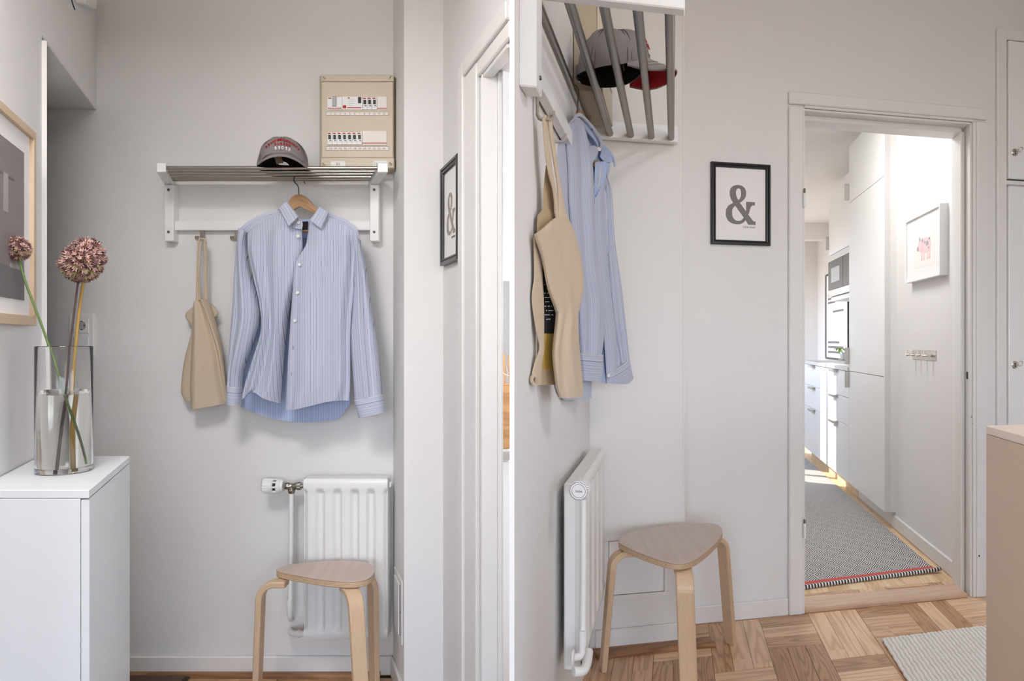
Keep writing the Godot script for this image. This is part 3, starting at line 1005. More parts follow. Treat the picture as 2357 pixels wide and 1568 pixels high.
func build_fuse_first() -> void:
	var zf := 2.42
	var at := func(x: float, y: float) -> Vector3: return P(x, y, zf)
	var t := thing("fuse_box", "cream fuse box with two rows of numbered breakers behind the end of the hat rack", "fuse box", P(822, 393, 2.5))
	var out := Vector3.BACK
	var a := P(736, 392, 2.445)
	var b := P(908, 174, 2.445)
	part(t, "housing", MB.new().slab(Vector3(a.x, a.y, -2.498), Vector3(b.x - a.x, 0, 0), Vector3(0, b.y - a.y, 0), Vector3(0, 0, 0.056), 0.003), M.cream_dark)
	var lid := func(nm: String, x0: float, y0: float, x1: float, y1: float, deep: float) -> void:
		var c := P(x0, y1, zf)
		var d := P(x1, y0, zf)
		part(t, nm, MB.new().slab(Vector3(c.x, c.y, -2.442), Vector3(d.x - c.x, 0, 0), Vector3(0, d.y - c.y, 0), Vector3(0, 0, 0.022 + deep), 0.002), M.cream)
	lid.call("top_strip", 739.0, 172.5, 906.0, 187.6, 0.002)
	lid.call("cover", 740.0, 188.2, 904.7, 362.8, 0.0)
	lid.call("bottom_strip", 738.5, 363.4, 907.0, 387.0, 0.002)
	for s in [[746.0, 180.3, 0.75], [899.0, 179.2, -1.2], [746.0, 378.6, 0.7], [899.5, 377.2, 0.7]]:
		screw(t, P(s[0], s[1], zf - 0.001), out, 0.0072, M.cream, s[2])
	fuse_row(t, at, 754.0, 305.0, 834.0, 334.0, out, 7)
	fuse_row(t, at, 834.8, 224.5, 868.2, 253.4, out, 3)
	# main switch and residual current device
	var box := func(nm: String, x0: float, y0: float, x1: float, y1: float, deep: float, m: Material, base := 0.0) -> MeshInstance3D:
		var c := P(x0, y1, zf)
		var d := P(x1, y0, zf)
		return part(t, nm, MB.new().slab(c + out * base, Vector3(d.x - c.x, 0, 0), Vector3(0, d.y - c.y, 0), out * deep, 0.0005), m)
	box.call("main_switch", 754.2, 224.5, 788.0, 253.5, 0.006, M.plastic)
	box.call("lever", 766.5, 224.0, 775.5, 246.5, 0.006, M.plastic_grey, 0.006)
	box.call("red_stripe", 756.0, 249.6, 786.5, 251.6, 0.0004, M.red, 0.006)
	box.call("mark", 756.5, 226.3, 763.5, 228.6, 0.0004, M.red, 0.006)
	box.call("residual_current_device", 788.5, 223.5, 834.2, 253.5, 0.006, M.plastic)
	box.call("red_stripe", 800.0, 248.3, 832.0, 250.5, 0.0004, M.red, 0.006)
	box.call("test_button", 790.3, 244.0, 797.8, 250.8, 0.002, M.red, 0.006)
	box.call("toggle", 825.5, 225.5, 832.0, 239.0, 0.004, M.plastic_black, 0.006)
	box.call("mark", 801.0, 226.0, 806.0, 228.2, 0.0004, M.red, 0.006)
	for k in 4:
		box.call("print_line", 802.0, 231.0 + k * 4.2, 817.0 - (k % 2) * 5.0, 231.7 + k * 4.2, 0.0003, M.plastic_grey, 0.006)
	for s in [[868.5, 222.5, 890.4, 252.8, 250.0], [834.6, 302.0, 890.4, 334.5, 330.2]]:
		box.call("blank_plate", s[0], s[1], s[2], s[3], 0.004, M.paper_warm)
		box.call("red_line", s[0], s[4] - 0.9, s[2], s[4] + 0.9, 0.0004, M.red, 0.004)
	for k in 2:
		var y0: float = [257.8, 337.4][k]
		var y1: float = [266.0, 346.4][k]
		box.call("number_strip", 750.5, y0, 895.0, y1, 0.0012, M.paper_warm)
		for e in [[750.5, y0, 895.0, y0 + 0.5], [750.5, y1 - 0.5, 895.0, y1], [750.5, y0, 751.1, y1], [894.4, y0, 895.0, y1]]:
			box.call("strip_border", e[0], e[1], e[2], e[3], 0.0002, M.ink, 0.0012)
		for i in 12:
			lettering(t, "number", str(i + 1 + 12 * k), P(761.0 + i * 11.17, (y0 + y1) / 2, zf) + out * 0.0012, Vector3.RIGHT, Vector3.UP, Vector2(-1, 0.0066), M.ink, "Droid Sans", false, 0.0003)
	for s in [["B3", 762.0, 795.0, 371.8, 384.0], ["230/400 V", 859.0, 891.5, 370.4, 384.0]]:
		box.call("paper_label", s[1], s[3], s[2], s[4], 0.0008, M.paper, 0.002)
		lettering(t, "label_text", s[0], P((s[1] + s[2]) / 2, 378.0, zf) + out * 0.0028, Vector3.RIGHT, Vector3.UP, Vector2(0.012 if s[0] == "B3" else 0.042, 0.0085), M.ink, "Droid Sans", false, 0.0003)
	box.call("sticker_outline", 764.5, 174.3, 790.5, 185.5, 0.0006, M.cream, 0.002)

func cap_point(f: float, s: float, k: float) -> Vector3:
	# f: angle from the front, s: 0 rim to 1 crown
	var rise := 0.031 * pow(maxf(cos(f), 0.0), 2.0)
	var r := pow(cos(s * PI / 2), 0.74)
	var a := 0.080
	var b := 0.098
	var hh := 0.098 - 0.006 * cos(f)
	var y := rise * (1.0 - s) + hh * pow(sin(s * PI / 2), 0.95)
	return Vector3(a * sin(f) * r, y, b * cos(f) * r) * k

func build_cap(at: Vector3, turn: float, k: float, label: String, tall: float) -> void:
	var t := thing("baseball_cap", label, "cap", at)
	var bs := Basis(Vector3.UP, deg_to_rad(turn)) * Basis.from_scale(Vector3(1, tall, 1))
	var X := func(p: Vector3) -> Vector3: return at + bs * p
	# six panels of the crown, with the adjusting hole at the back
	for layer in 2:
		for pn in 6:
			var f0 := (pn - 3) * PI / 3
			var rows := []
			var tex := []
			for i in 13:
				var s := i / 12.0 * 0.97
				var line := []
				var tl := []
				for j in 11:
					var u := j / 10.0
					var f := f0 + u * PI / 3
					var ss := s
					if absf(f) > PI - 0.36:
						var cut := 0.28 * sqrt(maxf(0.0, 1.0 - pow((PI - absf(f)) / 0.36, 2)))
						ss = cut + (1.0 - cut) * s
					var q := cap_point(f, ss, k)
					var puff := sin(u * PI) * 0.0025 + 0.0016 * sin(f * 7.0 + s * 9.0)
					q += Vector3(q.x, q.y * 0.3, q.z).normalized() * (puff if layer == 0 else puff - 0.0022) * k
					line.append(X.call(q)); tl.append(Vector2(f * 0.09, s * 0.12))
				rows.append(line); tex.append(tl)
			var mb := MB.new()
			var mid: Vector3 = bs * Vector3(sin(f0 + PI / 6), 0.5, cos(f0 + PI / 6))
			mb.grid(rows, tex, false, mid if layer == 0 else -mid)
			part(t, "crown_panel" if layer == 0 else "lining_panel", mb, M.denim if layer == 0 else M.lining)
	# raised stitching over the seams
	for pn in 6:
		var f0 := (pn - 3) * PI / 3
		for d in [-0.06, 0.06]:
			if absf(absf(f0) - PI) < 0.1:
				continue
			var pts := []
			for i in 15:
				var q := cap_point(f0 + d * (1.0 + i * 0.02), 0.02 + i / 14.0 * 0.90, k)
				pts.append(X.call(q + Vector3(q.x, q.y * 0.3, q.z).normalized() * 0.0006 * k))
			part(t, "seam", MB.new().tube(pts, 0.0007 * k, 6), M.stitch)
	part(t, "top_button", MB.new().lathe([[0.007 * k, 0], [0.006 * k, 0.003 * k], [0.0001, 0.0045 * k]], X.call(Vector3(0, 0.0972, 0) * k), Vector3.UP, 14), M.denim)
	# sweatband inside the rim
	var band := []
	var btex := []
	for i in 2:
		var line := []
		var tl := []
		for j in 49:
			var f := -PI + TAU * j / 48.0
			var q := cap_point(f, 0.0 if i == 0 else 0.2, k) * Vector3(0.965, 1, 0.965)
			line.append(X.call(q)); tl.append(Vector2(f * 0.09, i * 0.03))
		band.append(line); btex.append(tl)
	var sb := MB.new()
	sb.grid(band, btex, false, Vector3.ZERO, -1.0)
	part(t, "sweatband", sb, M.lining)
	# back strap across the hole
	var sp := []
	for j in 13:
		var f := PI - 0.46 + 0.92 * j / 12.0
		sp.append(X.call(cap_point(f, 0.05, k) * Vector3(1.0, 1, 1.0) + Vector3(0, 0.004, -0.0035 * k)))
	var ts := bs * Vector3.UP
	part(t, "strap", MB.new().sweep(sp, PackedVector2Array([Vector2(-0.011, -0.0012), Vector2(0.011, -0.0012), Vector2(0.011, 0.0012), Vector2(-0.011, 0.0012)]), ts), M.denim)
	part(t, "buckle", MB.new().slab(X.call(cap_point(PI - 0.42, 0.05, k) + Vector3(0, -0.008, -0.006)), bs * Vector3(-0.014, 0, -0.004), bs * Vector3(0, 0.024, 0), bs * Vector3(-0.001, 0, 0.003), 0.0008), M.steel)
	# peak
	var top := []
	var tex := []
	var th := []
	var edge := []
	for i in 13:
		var v := i / 12.0
		var line := []
		var tl := []
		var hl := []
		for j in 25:
			var u := j / 12.0 - 1.0
			var f := u * 1.12
			var q := cap_point(f, 0.0, k)
			var fwd := 0.072 * sqrt(maxf(0.0, 1.0 - pow(absf(u), 2.6)))
			q += Vector3(q.x * 0.10 * v, 0, 0) + Vector3(0, -0.030 * v * (fwd / 0.072) - 0.006 * v * v * u * u, fwd * v) * k
			line.append(X.call(q)); tl.append(Vector2(u * 0.08, v * 0.07)); hl.append(bs * Vector3(0, -0.0028, -0.0006) * k)
			if i == 12:
				edge.append(X.call(q + Vector3(0, -0.0014, 0)))
		top.append(line); tex.append(tl); th.append(hl)
	var pk := MB.new()
	pk.sheet(top, tex, th, bs * Vector3(0, 1, 0.3))
	part(t, "peak", pk, M.denim_pale)
	var und := []
	for i in 13:
		var line := []
		for j in 25:
			line.append(top[i][j] + th[i][j] * 1.25)
		und.append(line)
	var ub := MB.new()
	ub.grid(und.slice(0, 13), tex, false, bs * Vector3(0, -1, -0.3))
	part(t, "peak_underside", ub, M.red_cloth, "dark red underside of the peak")
	part(t, "peak_edge", MB.new().tube(edge, 0.0024 * k, 8), M.denim)
	for v in [4, 7]:
		var pts := []
		for j in range(3, 22):
			pts.append(top[v][j] + bs * Vector3(0, 0.0004, 0.0002))
		part(t, "seam", MB.new().tube(pts, 0.0005 * k, 6), M.stitch)
	# tag inside
	part(t, "inner_tag", MB.new().slab(X.call(Vector3(-0.020, 0.006, 0.03) * k), bs * Vector3(0.022, 0.006, 0.0) * k, bs * Vector3(-0.008, 0.024, -0.004) * k, bs * Vector3(0, 0, 0.001), 0.0002), M.cream_dark)
	# embroidery
	var put := func(ch: String, f: float, s: float, h: float, roll: float, m: Material, wd := -1.0) -> void:
		var p0 := cap_point(f, s, k)
		var du := (cap_point(f + 0.02, s, k) - cap_point(f - 0.02, s, k)).normalized()
		var dv := (cap_point(f, s + 0.02, k) - cap_point(f, s - 0.02, k)).normalized()
		var nn := du.cross(dv).normalized()
		var r := du.rotated(nn, roll)
		var u := nn.cross(r)
		lettering(t, "embroidery", ch, X.call(p0 + nn * 0.0036 * k), bs * r, bs * u, Vector2(wd if wd > 0 else h * 0.62, h), m, "Droid Sans", true, 0.0016)
	var words := "PEAKPERFORMANCE"
	for i in words.length():
		var a := (i - 7) / 7.0
		put.call(words[i], a * 0.66, 0.355 - 0.14 * a * a, 0.0098 * k, -a * 0.78, M.red)
	var mid := "RUGGED"
	for i in 6:
		put.call(mid[i], (i - 2.5) * 0.108, 0.215 - 0.004 * absf(i - 2.5), 0.0095 * k, -(i - 2.5) * 0.03, M.red)
	var num := "83013"
	for i in 5:
		put.call(num[i], (i - 2) * 0.125, 0.095 - 0.002 * absf(i - 2.0), 0.0105 * k, -(i - 2) * 0.03, M.white_thread)

func hanger_body(t: Node3D, outline: Array, lower: Array, place: Callable, out: Vector3, deep: float) -> void:
	# wooden yoke: a flat front and a paler bevel along its lower edge
	var top := []
	var low := []
	for q in outline:
		top.append(place.call(q.x, q.y))
	for q in lower:
		low.append(place.call(q.x, q.y))
	var n := 24
	var a := curve(top, n)
	var b := curve(low, n)
	var rows := []
	var tex := []
	var th := []
	for i in 2:
		var line := []
		var tl := []
		var hl := []
		for j in n + 1:
			line.append(a[j] if i == 0 else b[j].lerp(a[j], 0.42)); tl.append(Vector2(i * 0.03, j * 0.02)); hl.append(-out * deep)
		rows.append(line); tex.append(tl); th.append(hl)
	part(t, "yoke", MB.new().sheet(rows, tex, th, out), M.hanger)
	var r2 := []
	var t2 := []
	var h2 := []
	for i in 2:
		var line := []
		var tl := []
		var hl := []
		for j in n + 1:
			var p: Vector3 = b[j].lerp(a[j], 0.42) if i == 0 else b[j] - out * deep * 0.35
			line.append(p); tl.append(Vector2(i * 0.02, j * 0.02)); hl.append(-out * deep * (1.0 if i == 0 else 0.65))
		r2.append(line); t2.append(tl); h2.append(hl)
	part(t, "bevel", MB.new().sheet(r2, t2, h2, out), M.hanger_pale, "paler lower edge of the wood")

func build_hanger_first() -> void:
	var t := thing("coat_hanger", "wooden coat hanger hooked over the rearmost steel bar, holding the striped shirt seen face-on", "coat hanger", P(687.5, 475, 2.39))
	var place := func(x: float, y: float) -> Vector3: return P(x, y, 2.385)
	hanger_body(t, [Vector2(590, 531), Vector2(625, 504), Vector2(652, 482), Vector2(664, 464), Vector2(675, 451), Vector2(687.5, 447.5), Vector2(701, 451), Vector2(711, 461), Vector2(724, 476), Vector2(760, 501), Vector2(795, 524)],
		[Vector2(593, 545), Vector2(630, 517), Vector2(655, 498), Vector2(668, 486), Vector2(677, 480), Vector2(687.5, 474), Vector2(698, 478), Vector2(710, 484), Vector2(724, 491), Vector2(757, 513), Vector2(792, 537)], place, Vector3.BACK, 0.022)
	part(t, "trouser_bar", MB.new().tube([P(610, 532, 2.395), P(700, 532, 2.395), P(785, 532, 2.395)], 0.0042, 10), M.hanger_pale)
	var w := [P(687.6, 452, 2.395), P(687.3, 434, 2.40), P(684, 426, 2.403), P(678.6, 420, 2.407), P(676.5, 412, 2.412), P(681, 402, 2.425), P(690, 397.5, 2.452), P(698.5, 402, 2.472), P(699, 415, 2.478), P(702.5, 422.5, 2.474)]
	part(t, "hook", MB.new().tube(curve(w, 40), 0.0019, 8), M.steel_dark)

func button(p: Node3D, at: Vector3, out: Vector3, r: float) -> void:
	var b := part(p, "button", MB.new().lathe([[r * 0.9, 0], [r, r * 0.15], [r, r * 0.4], [r * 0.82, r * 0.5], [r * 0.62, r * 0.34], [0.0001, r * 0.32]], at, out, 20), M.button)
	var side := out.cross(Vector3.UP).normalized()
	for k in 4:
		var q := at + (side * (1 if k % 2 else -1) + Vector3.UP * (1 if k > 1 else -1)) * r * 0.22 + out * r * 0.33
		part(b, "hole", MB.new().lathe([[r * 0.12, 0], [0.0001, r * 0.04]], q, out, 8), M.ink)

func build_shirt_first() -> void:
	var t := thing("shirt", "pale blue striped button shirt hanging face-on below the hat rack, its collar unbuttoned", "shirt", P(690, 960, 2.39))
	var out := Vector3.BACK
	var at := func(z: float) -> Callable: return func(x: float, y: float, _u: float, _v: float) -> Vector3: return P(x, y, z)
	part(t, "back_panel", cloth([[648, 494, 690, 521, 757, 500], [600, 560, 800, 560], [575, 700, 806, 700], [558, 880, 806, 880], [553, 937, 602, 956, 651, 968, 689, 972, 744, 970, 780, 962, 805, 930]], at.call(2.418), out, {"nu": 40, "nv": 30, "folds": [[0.3, 0.25, 0.06, 0.006, 0.5], [0.62, 0.62, 0.08, 0.006, 0.5]]}), M.shirt_in)
	part(t, "front_panel", cloth([[569, 541, 600, 519, 630, 503, 652, 493, 674, 500, 695, 512], [571, 575, 630, 575, 695, 575], [583, 640, 630, 640, 681, 640], [596, 700, 630, 700, 664, 700], [600, 760, 630, 760, 655, 760], [580, 830, 620, 830, 649, 830], [562, 890, 605, 886, 644, 896], [556, 921, 572, 908, 587, 903, 612, 916, 641, 930]], at.call(2.352), out,
		{"nu": 60, "nv": 60, "hump": 0.016, "folds": [[1.0, 1.0, 0.10, -0.02, 0.35], [0.55, 0.74, 0.10, 0.012, 0.1], [0.35, 0.42, 0.09, -0.010, 0.15], [0.15, 0.30, 0.07, 0.009, 0.2], [0.05, 0.12, 0.07, -0.012, 0.4]], "wob": 0.0015}), M.shirt)
	part(t, "front_panel", cloth([[714, 513, 735, 502, 757, 501, 780, 512, 802, 525, 820, 542], [708, 545, 760, 545, 819, 560], [704, 566, 760, 570, 818, 580], [687, 592, 760, 595, 817, 602], [678, 612, 755, 615, 816, 625], [674, 660, 745, 665, 813, 680], [668, 750, 740, 750, 807, 745], [663, 830, 740, 830, 806, 820], [660, 890, 740, 888, 806, 880], [658, 943, 678, 942, 700, 938, 744, 927, 775, 922, 804, 923]], at.call(2.348), out,
		{"nu": 60, "nv": 60, "hump": 0.022, "folds": [[0.35, 0.30, 0.10, 0.008, 0.1], [0.55, 0.60, 0.09, -0.007, 0.2], [0.78, 0.78, 0.08, 0.008, 0.1], [0.93, 0.90, 0.06, -0.014, 0.2], [0.12, 0.16, 0.04, -0.003, 0.5]], "wob": 0.002}), M.shirt)
	part(t, "sleeve", cloth([[553, 528, 562, 530, 573, 537], [548, 565, 569, 560], [543, 610, 576, 622], [537, 700, 593, 692], [533, 745, 596, 742], [529, 802, 577, 806], [527, 850, 561, 852], [525, 887, 557, 891]], at.call(2.372), out,
		{"nu": 30, "nv": 50, "hump": 0.034, "uv": 1, "folds": [[0.6, 0.5, 0.12, 0.008, 0.3], [0.25, 0.3, 0.10, -0.007, 0.5]]}), M.shirt)
	part(t, "cuff", cloth([[524.3, 887, 558, 891], [523.4, 908, 557.4, 911], [522.6, 929, 556, 933]], at.call(2.372), out, {"nu": 20, "nv": 8, "hump": 0.037, "uv": 2}), M.shirt)
	part(t, "sleeve", cloth([[817, 545, 824, 534, 829, 552], [818, 580, 837, 585], [816, 640, 847, 645], [811, 720, 857, 722], [807, 772, 866, 775], [810, 833, 873, 835], [816, 919, 880, 908]], at.call(2.372), out,
		{"nu": 30, "nv": 50, "hump": 0.034, "uv": 1, "folds": [[0.4, 0.5, 0.12, 0.008, 0.3], [0.75, 0.7, 0.10, -0.006, 0.4]]}), M.shirt)
	part(t, "cuff", cloth([[814.2, 920, 881, 907], [820, 941, 885, 927], [825.5, 962, 889.5, 947]], at.call(2.372), out, {"nu": 20, "nv": 8, "hump": 0.037, "uv": 2}), M.shirt)
	part(t, "yoke", cloth([[550, 531, 586, 505, 643, 481], [560, 534, 600, 508, 647, 488], [572, 541, 613, 512, 652, 495]], at.call(2.362), out, {"nu": 24, "nv": 6, "hump": 0.018, "uv": 2}), M.shirt)
	part(t, "yoke", cloth([[755, 488, 799, 507, 823, 528, 829.5, 554], [754, 496, 800, 515, 820, 536, 824, 554], [752, 503, 800, 525, 817, 542, 819, 554]], at.call(2.358), out, {"nu": 24, "nv": 6, "hump": 0.018, "uv": 2}), M.shirt)
	part(t, "neckband", cloth([[676, 499, 700, 505, 716, 503], [680, 515, 700, 520, 714, 519]], at.call(2.404), out, {"nu": 16, "nv": 6}), M.shirt_in)
	part(t, "back_yoke", cloth([[680, 519, 700, 520, 714, 519], [684, 546, 700, 549, 712, 548]], at.call(2.405), out, {"nu": 12, "nv": 6}), M.shirt_in)
	part(t, "neck_label", MB.new().slab(P(695.2, 528.5, 2.40), P(708.2, 527.5, 2.40) - P(695.2, 528.5, 2.40), P(696.5, 510.5, 2.40) - P(695.2, 528.5, 2.40), out * 0.0015, 0.0003), M.print_black)
	part(t, "collar", cloth([[643, 481, 652, 472, 661, 465.5], [653, 502, 664, 493, 675, 482.5], [663.8, 523, 675, 512, 687, 499.5]], at.call(2.310), out, {"nu": 14, "nv": 14, "hump": 0.007, "uv": 1}), M.shirt)
	part(t, "collar", cloth([[735, 475.5, 746, 483, 756.5, 490], [724, 491, 738, 500, 749, 508], [713.5, 506, 727, 517, 740, 527.5]], at.call(2.310), out, {"nu": 14, "nv": 14, "hump": 0.007, "uv": 1}), M.shirt)
	part(t, "collar_stand", cloth([[678, 505, 688, 502, 694, 507], [676, 514, 686, 514, 697, 516], [672, 524, 684, 527, 695, 528]], at.call(2.334), out, {"nu": 12, "nv": 8, "hump": 0.004}), M.shirt)
	for b in [[687.6, 512.6, 2.328], [686.0, 543.7, 2.334], [689.6, 609.0, 2.327], [685.0, 674.0, 2.326], [679.0, 738.0, 2.328]]:
		button(t, P(b[0], b[1], b[2]), out, 0.0053)
	for b in [[674.0, 805.0], [670.0, 866.0]]:
		part(t, "buttonhole", MB.new().slab(P(b[0], b[1], 2.328), Vector3(0.0012, 0, 0), Vector3(0.0006, 0.012, 0), out * 0.0008, 0.0002), M.stitch)

func build_tote_first() -> void:
	var t := thing("tote_bag", "folded beige canvas tote bag hung by its straps beside the face-on shirt", "tote bag", P(470, 940, 2.45))
	var out := Vector3.BACK
	var at := func(z: float) -> Callable: return func(x: float, y: float, _u: float, _v: float) -> Vector3: return P(x, y, z)
	for s in [[[455, 556, 460, 556], [453, 580, 457.5, 580], [451.5, 640, 456, 640], [450.5, 697, 459, 697]], [[461, 556, 465, 556], [459, 600, 462, 600], [457, 640, 460, 640], [457, 697, 462, 697]], [[468, 556, 473, 556], [470, 600, 474.5, 600], [470, 640, 475.5, 640], [469, 690, 478, 688]], [[473, 557, 476, 560], [474, 600, 477, 600], [475, 640, 477.5, 640], [473, 690, 477.5, 685]]]:
		part(t, "strap", cloth(s, at.call(2.44), out, {"nu": 6, "nv": 30, "hump": 0.003}), M.canvas)
	part(t, "strap", MB.new().tube([P(457.5, 557, 2.44), P(459, 551, 2.44), P(466, 549.5, 2.44), P(472, 551, 2.44), P(474, 557, 2.44)], 0.0035, 8), M.canvas)
	part(t, "rear_fold", cloth([[441, 722, 462, 722], [444, 755, 462, 755], [424, 830, 462, 830], [416.5, 895, 462, 895], [418, 908, 462, 908], [425.5, 922, 462, 924]], at.call(2.458), out, {"nu": 20, "nv": 30, "hump": 0.014}), M.canvas)
	part(t, "flap", cloth([[447, 704, 451, 706], [426, 726, 452, 728], [444, 754, 452, 754]], at.call(2.452), out, {"nu": 10, "nv": 12, "hump": 0.006}), M.canvas)
	part(t, "flap", cloth([[486, 699, 489, 702], [486, 719, 503, 719], [490, 728, 497, 730]], at.call(2.452), out, {"nu": 10, "nv": 10, "hump": 0.005}), M.canvas)
	part(t, "front_fold", cloth([[450, 694, 462, 693, 477, 688], [446.5, 712, 487, 712], [444, 755, 501, 755], [441.5, 806, 513, 806], [438.5, 882, 521, 882], [441, 942, 480, 936, 522, 929]], at.call(2.44), out,
		{"nu": 40, "nv": 50, "hump": 0.026, "folds": [[0.62, 0.95, 0.07, -0.012, 0.0], [0.75, 1.1, 0.09, 0.010, 0.0], [0.25, 0.2, 0.12, 0.006, 0.1]], "wob": 0.0015}), M.canvas)

func radiator(t: Node3D, tl: Vector3, wide: Vector3, high: float, out: Vector3, deep: float, tag_back := "back_panel") -> void:
	# pressed-steel front: a plain band above and below, four grooves between broad ribs
	var rows := []
	var tex := []
	var gr := [0.196, 0.40, 0.605, 0.80]
	for i in 61:
		var v := i / 60.0
		var line := []
		var tl2 := []
		for j in 65:
			var u := j / 64.0
			var band := smoothstep(0.070, 0.084, v) * (1.0 - smoothstep(0.925, 0.945, v))
			var d := 0.0
			for g in gr:
				d = maxf(d, 1.0 - smoothstep(0.030, 0.052, absf(u - g)))
			d = maxf(d, 1.0 - smoothstep(0.02, 0.045, minf(u, 1.0 - u)))
			var top := (1.0 - smoothstep(0.0, 0.022, v)) * 0.010 + smoothstep(0.978, 1.0, v) * 0.006
			line.append(tl + wide * u - Vector3(0, high * v, 0) - out * (d * band * 0.012 + top - (1.0 - band) * 0.002))
			tl2.append(Vector2(u, v))
		rows.append(line); tex.append(tl2)
	var mb := MB.new()
	mb.grid(rows, tex, false, out)
	part(t, "front_panel", mb, M.radiator)
	part(t, "body", MB.new().slab(tl - Vector3(0, high, 0) - out * (deep + 0.016), wide, Vector3(0, high, 0), out * deep, 0.004), M.radiator)
	var rim := 0.016
	part(t, "rim", MB.new().slab(tl - out * 0.018 - Vector3(0, 0.006, 0), wide, Vector3(0, 0.006, 0), out * 0.010, 0.001), M.radiator)
	part(t, "rim", MB.new().slab(tl - out * 0.018 - Vector3(0, high, 0), wide, Vector3(0, 0.006, 0), out * 0.012, 0.001), M.radiator)
	for s in 2:
		part(t, "side_rim", MB.new().slab(tl - out * 0.018 - Vector3(0, high, 0) + wide * (0.0 if s == 0 else 1.0) - wide.normalized() * (0.0 if s == 0 else 0.004), wide.normalized() * 0.004, Vector3(0, high, 0), out * 0.014, 0.001), M.radiator)

func star(r0: float, r1: float, n: int) -> PackedVector2Array:
	var p := PackedVector2Array()
	for i in n:
		var a := TAU * i / n
		var q := TAU / n
		for k in [[0.12, r0], [0.3, r1], [0.7, r1], [0.88, r0]]:
			p.append(Vector2(cos(a + q * k[0]), sin(a + q * k[0])) * k[1])
	return p

func build_radiator_first() -> void:
	var t := thing("radiator", "white ribbed radiator on the back wall behind the stool, seen straight on", "radiator", P(795, 1473, 2.45))
	var tl := P(698.5, 1103, 2.40)
	var br := P(892, 1473.5, 2.40)
	radiator(t, tl, Vector3(br.x - tl.x, 0, 0), tl.y - br.y, Vector3.BACK, 0.05)
	# valve, thermostat head and pipes
	var z := 2.44
	var y := P(0, 1119, z).y
	var px := func(x: float) -> float: return P(x, 0, z).x
	var o := Vector3(px.call(697.0), y, -z)
	part(t, "union_nut", MB.new().prism(star(0.0135, 0.015, 6), Vector3(px.call(684.5), y, -z), Vector3.BACK, Vector3.UP, Vector3(0.014, 0, 0), 0.001), M.chrome)
	part(t, "tail_pipe", MB.new().tube([Vector3(px.call(690.0), y, -z), Vector3(px.call(700.0), y, -z)], 0.009, 16), M.steel)
	part(t, "valve_body", MB.new().lathe([[0.0001, 0], [0.011, 0], [0.0135, 0.004], [0.0135, 0.016], [0.0105, 0.02], [0.0105, 0.034], [0.013, 0.037], [0.013, 0.044], [0.009, 0.047], [0.009, 0.0]], Vector3(px.call(655.0), y, -z), Vector3.RIGHT, 24), M.steel)
	part(t, "valve_neck", MB.new().lathe([[0.010, 0], [0.010, 0.012], [0.0125, 0.014], [0.0125, 0.022], [0.009, 0.026]], Vector3(px.call(671.0), y, -z), Vector3.DOWN, 24), M.steel)
	var hd := part(t, "thermostat_head", MB.new().prism(star(0.0245, 0.0258, 30), Vector3(px.call(631.0), y, -z), Vector3.BACK, Vector3.UP, Vector3(px.call(606.0) - px.call(631.0), 0, 0), 0.003), M.plastic)
	part(hd, "core", MB.new().lathe([[0.020, 0], [0.020, 0.016]], Vector3(px.call(630.0), y, -z), Vector3.RIGHT, 24), M.plastic_black)
	for i in 8:
		var a := TAU * i / 8
		part(hd, "rib", MB.new().slab(Vector3(px.call(630.5), y + 0.0225 * sin(a) - 0.003, -z + 0.0225 * cos(a) - 0.003), Vector3(0.013, 0, 0), Vector3(0, 0.006, 0), Vector3(0, 0, 0.006), 0.001), M.plastic)
	part(t, "collar", MB.new().lathe([[0.0001, 0], [0.024, 0], [0.0245, 0.002], [0.0245, 0.012], [0.020, 0.014], [0.020, 0.022], [0.0001, 0.022]], Vector3(px.call(638.5), y, -z), Vector3.RIGHT, 28), M.plastic)
	part(t, "pipe", MB.new().tube([P(671.0, 1134, z), P(670.0, 1260, z), P(668.0, 1392, z)], 0.0088, 14), M.radiator)
	part(t, "pipe_sleeve", MB.new().tube([P(667.6, 1381, z), P(667.0, 1404, z)], 0.0112, 16), M.radiator)
	part(t, "pipe_elbow", MB.new().tube(curve([P(667.0, 1402, z), P(667.2, 1416, z), P(669.0, 1424, z + 0.012), P(671.0, 1425, z + 0.058)], 14), 0.0092, 14), M.radiator)
	part(t, "pipe_elbow", MB.new().tube(curve([P(704, 1459, z), P(688, 1459, z), P(674, 1458, z + 0.004), P(668, 1453, z + 0.03), P(668, 1452, z + 0.058)], 16), 0.0098, 14), M.radiator)
	part(t, "pipe_sleeve", MB.new().tube([P(685.0, 1459, z), P(692.0, 1459, z)], 0.0135, 16), M.radiator)
	part(t, "vent_screw", MB.new().tube([P(891, 1116, z - 0.01), P(897, 1115, z - 0.01)], 0.006, 10), M.radiator)
	part(t, "vent_wing", MB.new().slab(P(895, 1122, z - 0.02), P(900, 1122, z - 0.02) - P(895, 1122, z - 0.02), P(898, 1110, z - 0.02) - P(897, 1122, z - 0.02), Vector3(0, 0, -0.006), 0.0015), M.radiator)

